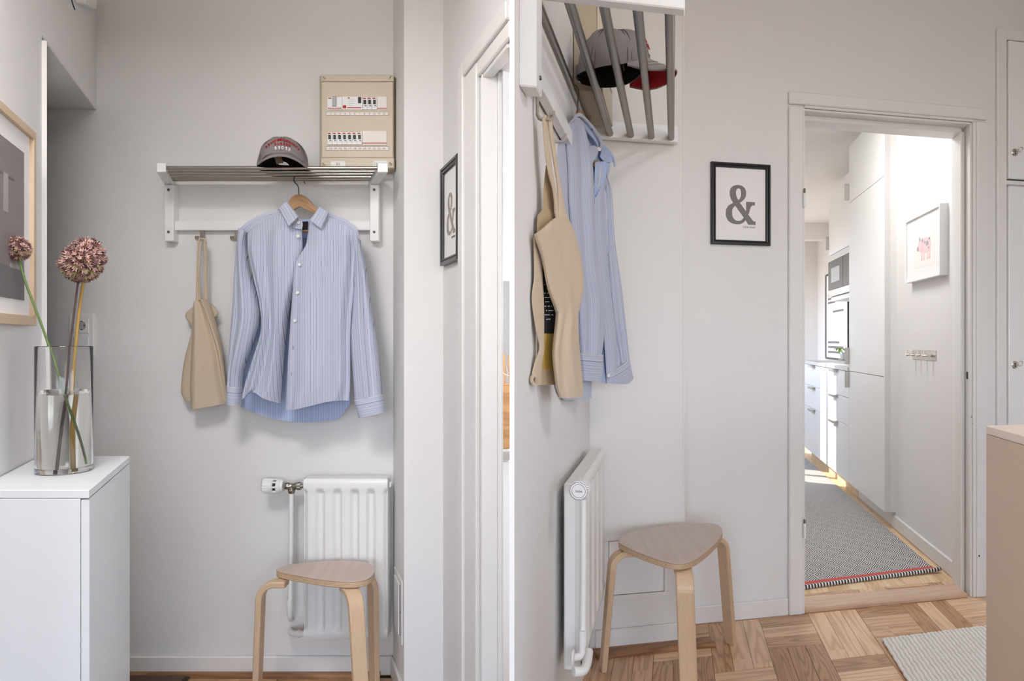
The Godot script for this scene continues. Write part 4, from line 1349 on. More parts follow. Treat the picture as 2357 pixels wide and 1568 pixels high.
func stool(label: String, outline: Array, legs: Array, high: float, at: Vector3) -> void:
	var t := thing("stool", label, "stool", at)
	var pts := []
	for q in outline:
		pts.append(flat_at(q.x, q.y, high))
	pts.append(pts[0])
	var sm2 := curve(pts, 96)
	var poly := PackedVector2Array()
	for i in 96:
		poly.append(Vector2(sm2[i].x, -sm2[i].z))
	part(t, "seat_edge", MB.new().prism(poly, Vector3(0, high - 0.0215, 0), Vector3.RIGHT, Vector3.FORWARD, Vector3(0, 0.019, 0), 0.0012), M.ply, "layered plywood edge of the seat")
	part(t, "seat", MB.new().prism(poly, Vector3(0, high - 0.0025, 0), Vector3.RIGHT, Vector3.FORWARD, Vector3(0, 0.0025, 0), 0.0008), M.birch)
	for l in legs:
		var T: Vector2 = l[0]
		var Ft: Vector2 = l[1]
		var dir: Vector2 = l[2].normalized()
		var y := high - 0.0215 - 0.0115
		var r := 0.052
		var path := [w3(T - dir * 0.085, y), w3(T - dir * 0.068, y)]
		for i in 10:
			var a := PI / 2 * i / 9.0
			path.append(w3(T - dir * r * (1.0 - sin(a)), y - r * (1.0 - cos(a))))
		for i in range(1, 9):
			var k := i / 8.0
			path.append(w3(T.lerp(Ft, k), lerpf(y - r, 0.001, k)))
		var side := d3(Vector2(-dir.y, dir.x)).normalized()
		var hw: float = l[3] * 0.5
		var ht := 0.0098
		part(t, "leg", MB.new().sweep(path, PackedVector2Array([Vector2(-hw + 0.003, -ht), Vector2(hw - 0.003, -ht), Vector2(hw, -ht + 0.003), Vector2(hw, ht - 0.003), Vector2(hw - 0.003, ht), Vector2(-hw + 0.003, ht), Vector2(-hw, ht - 0.003), Vector2(-hw, -ht + 0.003)]), side), M.birch_leg)

func seen_pts(list: Array, s: float, ox: float, oy: float) -> Array:
	var r := []
	for i in range(0, list.size(), 2):
		r.append(Vector2(ox + list[i] * s, oy + list[i + 1] * s))
	return r

func build_stool_first() -> void:
	var o := seen_pts([180, 742, 205, 727, 270, 709, 400, 690, 560, 679, 700, 676, 800, 682, 865, 698, 900, 728, 905, 757, 888, 788, 850, 812, 795, 825, 720, 831, 620, 826, 500, 813, 350, 788, 240, 767, 192, 754], 0.3111, 580, 1080)
	stool("birch three-legged stool in front of the face-on radiator, its feet below the frame", o,
		[[Vector2(-0.812, 2.245), Vector2(-0.826, 2.245), Vector2(-1, 0.02), 0.045], [Vector2(-0.478, 2.135), Vector2(-0.448, 2.10), Vector2(0.55, -0.83), 0.047], [Vector2(-0.470, 2.345), Vector2(-0.468, 2.37), Vector2(0.75, 0.66), 0.045]], 0.45, Vector3(-0.62, 0, -2.25))

func framed(called: String, label: String, line: Array, px0: float, px1: float, y0: float, y1: float, mould: float, deep: float, m: Material, mat_paper: Material, steps := true) -> Array:
	# returns [thing, lower corner of the picture plane, right, up, out]
	var a := onp(line, px0, y1, deep)
	var top := onp(line, px0, y0, deep)
	var b := onp(line, px1, y1, deep)
	var right := Vector3(b.x - a.x, 0, b.z - a.z)
	var out := d3(line[2]).normalized()
	var up := Vector3(0, top.y - a.y, 0)
	var rn := right.normalized()
	var t := thing(called, label, "picture", a + right * 0.5 - out * deep)
	# mitred moulding with a stepped section
	var sec := [[0.0, -deep], [0.0, -0.002], [0.12, 0.0], [0.42, 0.0], [0.50, -0.004], [0.60, -0.004], [0.68, -0.001], [0.90, -0.003], [1.0, -0.008]] if steps else [[0.0, -deep], [0.0, -0.001], [0.06, 0.0], [0.94, 0.0], [1.0, -0.001], [1.0, -deep * 0.6]]
	var cs := [[a, rn, Vector3.UP], [a + right, -rn, Vector3.UP], [a + right + up, -rn, Vector3.DOWN], [a + up, rn, Vector3.DOWN]]
	for k in 4:
		var mb := MB.new()
		var c0: Array = cs[k]
		var c1: Array = cs[(k + 1) % 4]
		for i in sec.size() - 1:
			var w0: float = sec[i][0] * mould
			var w1: float = sec[i + 1][0] * mould
			var p: Vector3 = c0[0] + (c0[1] + c0[2]) * w0 + out * sec[i][1]
			var q: Vector3 = c1[0] + (c1[1] + c1[2]) * w0 + out * sec[i][1]
			var p2: Vector3 = c0[0] + (c0[1] + c0[2]) * w1 + out * sec[i + 1][1]
			var q2: Vector3 = c1[0] + (c1[1] + c1[2]) * w1 + out * sec[i + 1][1]
			var inward: Vector3 = (a + right * 0.5 + up * 0.5 - (c0[0] + c1[0]) * 0.5)
			var ref := out if w1 > w0 else (-inward if i == 0 else inward)
			mb.quad(p, q, q2, p2, ref)
		part(t, "frame_side", mb, m)
	var inner := a + (rn + Vector3.UP) * mould * 0.9 - out * 0.0105
	part(t, "passe_partout", MB.new().slab(inner, right - rn * mould * 1.8, up - Vector3.UP * mould * 1.8, -out * 0.003, 0.0), mat_paper)
	part(t, "backing", MB.new().slab(a + (rn + Vector3.UP) * mould * 0.3 - out * deep, right - rn * mould * 0.6, up - Vector3.UP * mould * 0.6, out * maxf(deep - 0.016, 0.002), 0.0), M.plastic_grey)
	return [t, a, right, up, out]

func ampersand(f: Array, x0: float, x1: float, y0: float, y1: float, m: Material) -> void:
	var t: Node3D = f[0]
	var a: Vector3 = f[1]
	var out: Vector3 = f[4]
	var rn: Vector3 = f[2].normalized()
	var w: float = f[2].length()
	var h: float = f[3].y
	var c := a + rn * w * (x0 + x1) / 2 + Vector3.UP * h * (y0 + y1) / 2 - out * 0.0105
	part(t, "print", MB.new().slab(a + rn * w * (x0 - 0.005) + Vector3.UP * h * (y0 - 0.06) - out * 0.0105, rn * w * (x1 - x0 + 0.01), Vector3.UP * h * (y1 - y0 + 0.075), out * 0.0004, 0.0), M.paper)
	lettering(t, "ampersand", "&", c + out * 0.0006, rn, Vector3.UP, Vector2(w * (x1 - x0), h * (y1 - y0)), m, "Droid Serif", true, 0.0004)
	lettering(t, "caption", "THEN WHAT", a + rn * w * (x1 - 0.108) + Vector3.UP * h * (y0 - 0.032) - out * 0.0099, rn, Vector3.UP, Vector2(w * 0.215, h * 0.020), M.ink, "Droid Serif", false, 0.0004)

func build_wall_things_first() -> void:
	# ampersand print on the doorway wall
	var f := framed("framed_print", "black framed ampersand print seen edge-on beside a white door casing", LR, 1012, 1051, 390, 613, 0.022, 0.018, M.black_frame, M.paper)
	ampersand(f, 0.25, 0.75, 0.28, 0.70, M.ink_pale)
	# big picture on the side wall
	var a := onp(LL, -50, 749, 0.022)
	var b := onp(LL, 84, 750, 0.022)
	var tp := onp(LL, 84, 306, 0.022)
	var out := d3(LL[2]).normalized()
	var t := thing("framed_photograph", "large pale wood framed grey photograph hung above the white cabinet with the vase", "picture", Vector3(b.x, b.y, b.z))
	var right := Vector3(b.x - a.x, 0, b.z - a.z)
	var rn := right.normalized()
	var up := Vector3(0, tp.y - b.y, 0)
	var o := Vector3(b.x, b.y, b.z) - right
	var wdt := 0.020
	part(t, "frame_side", MB.new().slab(o - out * 0.02, right, Vector3(0, wdt * 1.2, 0), out * 0.02, 0.001), M.ash)
	part(t, "frame_side", MB.new().slab(o + up - Vector3(0, wdt, 0) - out * 0.02, right, Vector3(0, wdt, 0), out * 0.02, 0.001), M.ash)
	part(t, "frame_side", MB.new().slab(o + right - rn * wdt + Vector3(0, wdt * 1.2, 0) - out * 0.02, rn * wdt, up - Vector3(0, wdt * 2.2, 0), out * 0.02, 0.001), M.ash)
	part(t, "frame_side", MB.new().slab(o + Vector3(0, wdt * 1.2, 0) - out * 0.02, rn * wdt, up - Vector3(0, wdt * 2.2, 0), out * 0.02, 0.001), M.ash)
	part(t, "passe_partout", MB.new().slab(o + rn * wdt + Vector3(0, wdt, 0) - out * 0.018, right - rn * wdt * 2, up - Vector3(0, wdt * 2, 0), out * 0.008, 0.0), M.paper)
	var q := func(x: float, y: float) -> Vector3: return onp(LL, x, y, 0.0127)
	var ph := func(nm: String, x0: float, x1: float, yt: float, yb: float, lift: float, m: Material) -> void:
		var c: Vector3 = q.call(x1, yb)
		var d: Vector3 = q.call(x0, yb)
		var e: Vector3 = q.call(x1, yt)
		part(t, nm, MB.new().slab(Vector3(d.x, c.y, d.z) + out * lift, Vector3(c.x - d.x, 0, c.z - d.z), Vector3(0, e.y - c.y, 0), out * 0.0004, 0.0), m)
	ph.call("photo_print", -30.0, 55.0, 352.0, 692.0, 0.0, M.photo_grey)
	ph.call("photo_shape", 7.0, 18.0, 402.0, 490.0, 0.0006, M.photo_pale)
	ph.call("photo_shape", -12.0, 32.0, 412.0, 417.0, 0.0005, M.photo_dark)
	ph.call("photo_shape", 22.0, 46.0, 612.0, 622.0, 0.0006, M.photo_pale)
	ph.call("photo_shape", -25.0, 55.0, 622.0, 692.0, 0.0005, M.photo_dark)
	# socket and switch
	var s := thing("wall_socket", "white wall socket above a plain switch, behind the flower stems", "socket", P(187, 770, 2.5))
	var zz := 2.49
	var bx := func(p: Node3D, nm: String, x0: float, yt: float, x1: float, yb: float, z: float, deep: float, m: Material) -> MeshInstance3D:
		var c := P(x0, yb, z)
		var d := P(x1, yt, z)
		return part(p, nm, MB.new().slab(Vector3(c.x, c.y, -z), Vector3(d.x - c.x, 0, 0), Vector3(0, d.y - c.y, 0), Vector3(0, 0, -deep), 0.0015), m)
	bx.call(s, "plate", 159.0, 722.5, 215.0, 820.0, 2.492, 0.008, M.plastic)
	for r in [[168.5, 732.0, 204.0, 767.5], [168.5, 776.0, 204.0, 811.0]]:
		bx.call(s, "joint", r[0] - 0.8, r[1] - 0.8, r[2] + 0.8, r[3] + 0.8, 2.4915, 0.003, M.plastic_black)
		bx.call(s, "insert", r[0], r[1], r[2], r[3], 2.490, 0.004, M.plastic)
	var cc := P(187.8, 749.5, zz)
	part(s, "well_rim", MB.new().lathe([[0.0185, 0.0], [0.0185, 0.0016], [0.0165, 0.0016], [0.0165, 0.0002]], cc, Vector3.BACK, 28), M.plastic)
	part(s, "well", MB.new().lathe([[0.0165, 0.0003], [0.0001, 0.0003]], cc, Vector3.BACK, 28), M.plastic_grey)
	for k in [-1, 1]:
		part(s, "contact_hole", MB.new().lathe([[0.0027, 0.0005], [0.0001, 0.0006]], cc + Vector3(k * 0.0092, 0, 0), Vector3.BACK, 12), M.plastic_black)
		part(s, "earth_clip", MB.new().slab(cc + Vector3(-0.0025, k * 0.0155 - 0.0022, 0.0004), Vector3(0.005, 0, 0), Vector3(0, 0.0044, 0), Vector3(0, 0, 0.001), 0.0003), M.plastic_black)
	# hatch on the boxed-in pipe
	var z0 := Vector2(-0.354, 2.28)
	var dd := (Vector2(-0.4273, 2.5) - z0)
	var no := Vector2(-dd.y, dd.x).normalized()
	if no.x > 0:
		no = -no
	var h := thing("wall_hatch", "narrow white inspection hatch in the pipe casing beside the face-on radiator", "hatch", w3(z0 + dd * 0.5, 0.25))
	var pl := [z0, dd, no]
	var g0 := on(pl, 909)
	var g1 := on(pl, 927)
	var yb := 0.19
	var yt := 0.40
	part(h, "frame", MB.new().slab(w3(g0, yb), d3(g1 - g0), Vector3(0, yt - yb, 0), d3(no) * 0.004, 0.001), M.trim)
	part(h, "door", MB.new().slab(w3(g0 + (g1 - g0) * 0.15 + no * 0.004, yb + 0.02), d3(g1 - g0) * 0.62, Vector3(0, yt - yb - 0.04, 0), d3(no) * 0.004, 0.001), M.lacquer)
	part(h, "joint", MB.new().slab(w3(g0 + (g1 - g0) * 0.78 + no * 0.004, yb + 0.02), d3(g1 - g0) * 0.05, Vector3(0, yt - yb - 0.04, 0), d3(no) * 0.001, 0.0), M.gap)
	part(h, "lock", MB.new().lathe([[0.003, 0], [0.0001, 0.002]], w3(g0 + (g1 - g0) * 0.86 + no * 0.004, yb + 0.10), d3(no), 8), M.plastic_black)
	# fitting with a loose wire end under the ceiling
	var wf := thing("cable_fitting", "small white cable fitting with a loose dark wire on the boxed-in beam", "fitting", onp(LL, 182, 10, 0.0))
	part(wf, "fitting_body", MB.new().slab(onp(LL, 172, 6, 0.0), onp(LL, 200, 6, 0.0) - onp(LL, 172, 6, 0.0) + Vector3(0, -0.02, 0), Vector3(0, 0.06, 0), d3(LL[2]) * 0.03, 0.004), M.plastic)
	part(wf, "wire", MB.new().tube(curve([onp(LL, 163, -12, 0.02), onp(LL, 166, 4, 0.03), onp(LL, 172, 22, 0.03)], 8), 0.0018, 8), M.ink)

func build_cabinet_and_vase() -> void:
	var h := 0.89
	var fr := Vector2((205 - CX) / F * 1.44, 1.44)
	var bk := Vector2((299 - CX) / F * 1.865, 1.865)
	var wl := (LL[0] + LL[1] * 1.06) + LL[2] * 0.004
	var wb: Vector2 = LL[0] + LL[1] * 0.635 + LL[2] * 0.004
	var t := thing("shoe_cabinet", "tall narrow white cabinet carrying the glass vase of dried flowers", "cabinet", w3((fr + wl) * 0.5, 0))
	part(t, "carcass", plan([fr + Vector2(-0.018, 0), bk + Vector2(-0.018, 0), wb, wl], 0.0, h - 0.018, 0.001), M.cabinet)
	part(t, "top_panel", plan([fr, bk, wb, wl], h - 0.0175, h, 0.0015), M.cabinet)
	var dn := bk - fr
	part(t, "door", plan([fr + Vector2(-0.017, 0) + dn * 0.005, fr + dn * 0.005, bk - dn * 0.005, bk + Vector2(-0.017, 0) - dn * 0.005], 0.06, h - 0.020, 0.0015), M.cabinet)
	# vase
	var z := 1.648
	var c := Vector3((148.0 - CX) / F * z, h + 0.0004, -z)
	var vs := thing("glass_vase", "clear cylindrical glass vase half full of water on the white cabinet", "vase", c)
	var r := 0.0595
	var hh := 0.296
	part(vs, "glass", MB.new().lathe([[0.0001, 0.0], [r - 0.003, 0.0], [r, 0.003], [r, hh - 0.002], [r - 0.0012, hh], [r - 0.0034, hh - 0.001], [r - 0.0034, 0.016], [r - 0.006, 0.0125], [0.0001, 0.012]], c, Vector3.UP, 64), M.glass)
	part(vs, "water", MB.new().lathe([[0.0001, 0.0124], [r - 0.0062, 0.0128], [r - 0.0036, 0.017], [r - 0.0036, 0.184], [r - 0.0046, 0.1835], [0.0001, 0.1832]], c, Vector3.UP, 64), M.water)
	# flowers
	var st := [
		[[Vector2(44, 598), Vector2(59, 651), Vector2(82, 712), Vector2(112, 795), Vector2(147, 908), Vector2(178, 1002), Vector2(199, 1068)], -0.01, 0.0028, M.stem_green, Vector2(39, 572), 0.0295, "small dried allium on a long bent green stem leaning out of the vase"],
		[[Vector2(181, 640), Vector2(170, 724), Vector2(161, 802), Vector2(152, 908), Vector2(145, 969), Vector2(136, 1077)], 0.012, 0.0025, M.stem_dark, Vector2(186, 606), 0.046, "large round dried allium on a thin dark stem in the vase"],
		[[Vector2(193, 640), Vector2(180, 735), Vector2(174, 806), Vector2(167, 902), Vector2(160, 984), Vector2(161, 1072)], 0.03, 0.0036, M.stem_ochre, Vector2(200, 588), 0.042, "dried allium with an ochre stem, its head merging with the large one"]]
	for s in st:
		var zz: float = z + s[1]
		var pts := []
		for q in s[0]:
			pts.append(P(q.x, q.y, zz))
		var fl := thing("allium", s[6], "flower", pts[-1], "dried alliums in the glass vase")
		part(fl, "stem", MB.new().tube(curve(pts, 40), s[2], 10), s[3])
		var hc := P(s[4].x, s[4].y, zz)
		var rad: float = s[5]
		part(fl, "seed_core", MB.new().lathe([[0.0001, -rad * 0.35], [rad * 0.25, -rad * 0.25], [rad * 0.36, 0], [rad * 0.25, rad * 0.25], [0.0001, rad * 0.36]], hc, Vector3.UP, 16), M.bloom[2])
		for k in 4:
			var mb := MB.new()
			for i in 90:
				var y := 1.0 - 2.0 * (i + 0.5 * k / 4.0 + 0.2) / 90.0
				var a := i * 2.39996 + k * 1.7
				var d := Vector3(sqrt(maxf(0, 1 - y * y)) * cos(a), y, sqrt(maxf(0, 1 - y * y)) * sin(a))
				if k == 3 and y > -0.2:
					continue
				d = (d + Vector3(rng.randf() - 0.5, rng.randf() - 0.5, rng.randf() - 0.5) * 0.35).normalized()
				var e: Vector3 = hc + d * rad * (0.78 + 0.22 * rng.randf())
				mb.tube([hc + d * rad * 0.3, e], [0.0004, 0.0006], 4, false)
				var sd := d.cross(Vector3(0.3, 0.9, 0.2)).normalized()
				for m in 5:
					var b := TAU * m / 5 + i
					var rr := (sd * cos(b) + d.cross(sd) * sin(b))
					var tip := e + (rr * 0.9 + d * (0.4 + rng.randf() * 0.5)) * rad * 0.17
					var wv := d.cross(rr) * rad * 0.045
					mb.tri(e - d * 0.001, e + rr * rad * 0.07 + wv, tip, d)
					mb.tri(e - d * 0.001, tip, e + rr * rad * 0.07 - wv, d)
			var fm := part(fl, "florets", mb, M.bloom[k])
			fm.set_meta("kind", "stuff")

func hinge(t: Node3D, px: float, y0: float, y1: float, y2: float, z: float, r: float) -> void:
	var q := P(px, 0, z)
	var at := func(y: float) -> Vector3: return Vector3(q.x, EYE + (CY - y) / F * z, -z)
	var hg := part(t, "hinge", MB.new().tube([at.call(y1), at.call((y1 + y2) / 2), at.call(y2)], r, 14), M.plastic)
	part(hg, "hinge_pin", MB.new().tube([at.call(y0), at.call(y1)], r * 0.62, 12), M.steel_dark)
	part(hg, "hinge_cap", MB.new().lathe([[r, 0], [r * 0.8, r * 0.7], [0.0001, r * 0.95]], at.call(y2), Vector3.DOWN, 14), M.plastic)

func build_doorway_first() -> void:
	var out := d3(LR[2]).normalized()
	var t := thing("door_frame", "white stepped door casing with two hinges at the edge of the first hallway", "door frame", w3(on(LR, 1075), 0))
	var a := on(LR, 1068)
	var b := on(LR, 1106)
	var e: Vector2 = LR[0] + LR[1] * 0.64
	var m := a + (b - a) * 0.30
	part(t, "casing", MB.new().slab(w3(a, 0), d3(m - a), Vector3(0, 2.0, 0), out * 0.020, 0.003), M.trim)
	part(t, "casing_inner", MB.new().slab(w3(m, 0), d3(b - m), Vector3(0, 1.955, 0), out * 0.013, 0.003), M.trim)
	part(t, "head_casing", MB.new().slab(w3(m, 1.957), d3(e - m), Vector3(0, 0.043, 0), out * 0.020, 0.003), M.trim)
	part(t, "head_casing_inner", MB.new().slab(w3(b, 1.915), d3(e - b), Vector3(0, 0.041, 0), out * 0.011, 0.003), M.trim)
	# reveal with its rebate
	part(t, "jamb", MB.new().slab(Vector3(-0.082, 0, -1.874), Vector3(0.044, 0, 0), Vector3(0, 1.93, 0), Vector3(0, 0, 0.012), 0.002), M.trim)
	part(t, "door_stop", MB.new().slab(Vector3(-0.038, 0, -1.874), Vector3(0.0139, 0, 0), Vector3(0, 1.915, 0), Vector3(0, 0, 0.026), 0.003), M.trim)
	part(t, "head_jamb", MB.new().slab(Vector3(-0.078, 1.905, -1.862), Vector3(0.0, 0, 0.19) + Vector3(0.066, 0, 0), Vector3(0, 0.022, 0), Vector3(0.03, 0, 0), 0.002), M.trim)
	hinge(t, 1070.5, 408, 423, 459, 2.015, 0.0052)
	hinge(t, 1072.0, 1459, 1475, 1507, 2.015, 0.0052)
	# the slice of kitchen that shows past the casing
	struct("wall_slice", MB.new().slab(P(1140, 1620, 2.49), P(1172, 1620, 2.49) - P(1140, 1620, 2.49), Vector3(0, 2.7, 0), Vector3(0, 0, -0.02), 0.0), M.wall)
	var z := 2.46
	var sp := thing("tile_splashback", "grey stone splashback glimpsed through the doorway above the knife block", "splashback", P(1166, 1012, z))
	var s0 := P(1146, 1014, z)
	var s1 := P(1174, 646, z)
	for k in 3:
		part(sp, "tile", MB.new().slab(s0 + Vector3(0, (s1.y - s0.y) * k / 3.0, 0), Vector3(s1.x - s0.x, 0, 0), Vector3(0, (s1.y - s0.y) / 3.0 - 0.001, 0), Vector3(0, 0, -0.01), 0.001), M.tile)
	var wt := thing("worktop", "pale stone worktop glimpsed through the doorway under the knife block", "worktop", P(1166, 1060, 2.30))
	var w0 := P(1148, 1061, 2.27)
	part(wt, "slab", MB.new().slab(w0, Vector3(0.06, 0, 0) + Vector3(P(1173, 0, 2.27).x - w0.x - 0.06, 0, 0), Vector3(0, 0.032, 0), Vector3(0, 0, -0.18), 0.003), M.concrete)
	var kc := thing("base_cabinet", "white kitchen cabinet front glimpsed through the doorway below the stone worktop", "cabinet", Vector3(w0.x, 0, -2.28))
	part(kc, "front", MB.new().slab(Vector3(w0.x, 0.0, -2.29), Vector3(P(1173, 0, 2.27).x - w0.x, 0, 0), Vector3(0, w0.y - 0.006, 0), Vector3(0, 0, -0.018), 0.002), M.laminate)
	var kb := thing("knife_block", "wooden block of kitchen utensils glimpsed through the doorway on the stone worktop", "utensil holder", P(1166, 1012, 2.34))
	var y0 := w0.y + 0.032
	var q0 := P(1156.5, 1000, 2.34)
	var top := P(1160, 884, 2.34).y
	part(kb, "block", MB.new().slab(Vector3(q0.x, y0, -2.36), Vector3(0.026, 0, 0), Vector3(0, top - y0, 0), Vector3(0, 0, 0.04), 0.002), M.tool_wood)
	for s in [[1159.5, 812.0, 0.0045, 2.345], [1166.5, 842.0, 0.003, 2.34], [1171.5, 818.0, 0.004, 2.35]]:
		var p0 := P(s[0] + 2, 890, s[3])
		part(kb, "utensil", MB.new().tube([p0, P(s[0] + 1.5, 860, s[3]), P(s[0], s[1] + 12, s[3]), P(s[0] - 0.5, s[1], s[3])], [s[2] * 0.7, s[2], s[2] * 1.2, s[2] * 0.5], 8), M.tool_wood if s[0] != 1166.5 else M.steel)
	part(kb, "wire", MB.new().tube(curve([P(1158, 857, 2.315), P(1163, 862, 2.31), P(1172, 866, 2.315)], 8), 0.0012, 6), M.chrome)
	ceiling_lamp("under_cabinet_lamp", "small lamp over the slice of kitchen behind the door casing", Vector3(0.062, 1.5, -2.08), Vector2(0.05, 0.2), 0.07)

# ---------------------------------------------------------------- second hall
func build_rack_second() -> void:
	var t := thing("hat_rack", "white wooden hat rack with steel bars seen from below, beside the framed ampersand print", "hat rack", Vector3(0.1, 1.75, -1.6))
	var hb := 1.968
	var hy := 1.983
	var xs := [0.2907, 0.371, 0.453, 0.535, 0.615]
	for x in xs:
		var far := Vector2(x, 2.615 + (x - 0.29) * 0.22)
		var near: Vector2 = far - E1 * 1.06
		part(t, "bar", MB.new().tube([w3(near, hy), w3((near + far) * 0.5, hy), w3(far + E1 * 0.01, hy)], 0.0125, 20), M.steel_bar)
	var fo := Vector2(0.2899, 2.612)
	part(t, "arm", MB.new().slab(w3(fo, hb), d3(E2 * 0.362), d3(E1 * 0.036), Vector3(0, 0.064, 0), 0.003), M.lacquer)
	for x in xs:
		part(t, "bar_socket", MB.new().lathe([[0.0165, 0], [0.0165, 0.001], [0.0001, 0.0012]], w3(Vector2(x, 2.6105 + (x - 0.29) * 0.22), hy), d3(Vector2(0.219, -0.976)), 20), M.lacquer)
	var no := Vector2(0.0346, 1.53)
	part(t, "arm", MB.new().slab(w3(no, hb), d3(E2 * 0.376), d3(E1 * 0.036), Vector3(0, 0.064, 0), 0.003), M.lacquer)
	var u := Vector2(0.0135, 1.44)
	part(t, "upright", MB.new().slab(w3(u, 1.728), d3(E1 * 0.062), d3(E2 * 0.0385), Vector3(0, 0.33, 0), 0.003), M.lacquer)
	screw(t, w3(u + E2 * 0.0392 + E1 * 0.034, 1.76), d3(R1[2]), 0.005, M.steel_dark)
	var v: Vector2 = u + E1 * 1.03
	part(t, "upright", MB.new().slab(w3(v, 1.728), d3(E1 * 0.055), d3(E2 * 0.0385), Vector3(0, 0.239, 0), 0.003), M.lacquer)
	part(t, "rail", MB.new().slab(w3(u + E1 * 0.0625 + E2 * 0.006, 1.762), d3(E1 * 0.967), d3(E2 * 0.026), Vector3(0, 0.042, 0), 0.002), M.lacquer)
	for k in [0.14, 0.315]:
		var q: Vector2 = u + E1 * k + E2 * 0.012
		rack_hook(t, w3(q, 1.7615), d3(E2), 0.058, 0.038, 0.012)

func build_fuse_second() -> void:
	var o := on(R1, 1318)
	var t := thing("fuse_box", "cream fuse box seen from its side above the steel bars, behind the cap", "fuse box", w3(o, 1.998))
	var y := 1.9985
	part(t, "housing", MB.new().slab(w3(o + E2 * 0.003, y), d3(E2 * 0.078), d3(E1 * 0.36), Vector3(0, 0.39, 0), 0.003), M.cream_dark)
	var f: Vector2 = o + E2 * 0.0815
	part(t, "bottom_strip", MB.new().slab(w3(f - E1 * 0.004, y), d3(E2 * 0.020), d3(E1 * 0.368), Vector3(0, 0.045, 0), 0.002), M.cream)
	part(t, "cover", MB.new().slab(w3(f, y + 0.046), d3(E2 * 0.018), d3(E1 * 0.36), Vector3(0, 0.342, 0), 0.002), M.cream)
	var g: Vector2 = f + E2 * 0.0182
	for r in [0.11, 0.27]:
		for i in 10:
			var br := part(t, "breaker", MB.new().slab(w3(g + E1 * (0.04 + i * 0.028), y + r), d3(E2 * 0.007), d3(E1 * 0.0265), Vector3(0, 0.06, 0), 0.0008), M.plastic)
			part(br, "toggle", MB.new().slab(w3(g + E1 * (0.047 + i * 0.028) + E2 * 0.007, y + r + 0.026), d3(E2 * 0.004), d3(E1 * 0.013), Vector3(0, 0.02, 0), 0.0008), M.plastic_black)

func zs(px: float) -> float:
	return 2.15 + (0.0054 if px < 1330 else 0.0030) * (px - 1330)

func build_hanger_second() -> void:
	var t := thing("coat_hanger", "wooden coat hanger hooked on the wall-side bar, mostly hidden in the obliquely seen shirt", "coat hanger", P(1330, 262, 2.16))
	part(t, "yoke", MB.new().slab(P(1324.5, 285, 2.165), P(1334.5, 285, 2.165) - P(1324.5, 285, 2.165), Vector3(0, 0.045, 0), d3(Vector2(0.02, 0.04)), 0.004), M.hanger)
	part(t, "yoke_arm", MB.new().slab(P(1362, 384, 2.28), P(1371, 384, 2.28) - P(1362, 384, 2.28), P(1368, 368, 2.28) - P(1362, 384, 2.28), d3(Vector2(0.01, 0.02)), 0.003), M.hanger)
	part(t, "hook", MB.new().tube(curve([P(1329.5, 258, 2.16), P(1329.5, 236, 2.165), P(1332, 218, 2.17), P(1330, 203, 2.18), P(1324, 195.5, 2.19), P(1317, 199, 2.20), P(1314.5, 212, 2.20), P(1315, 224, 2.2), P(1312.5, 226, 2.19)], 36), 0.0022, 8), M.steel_dark)

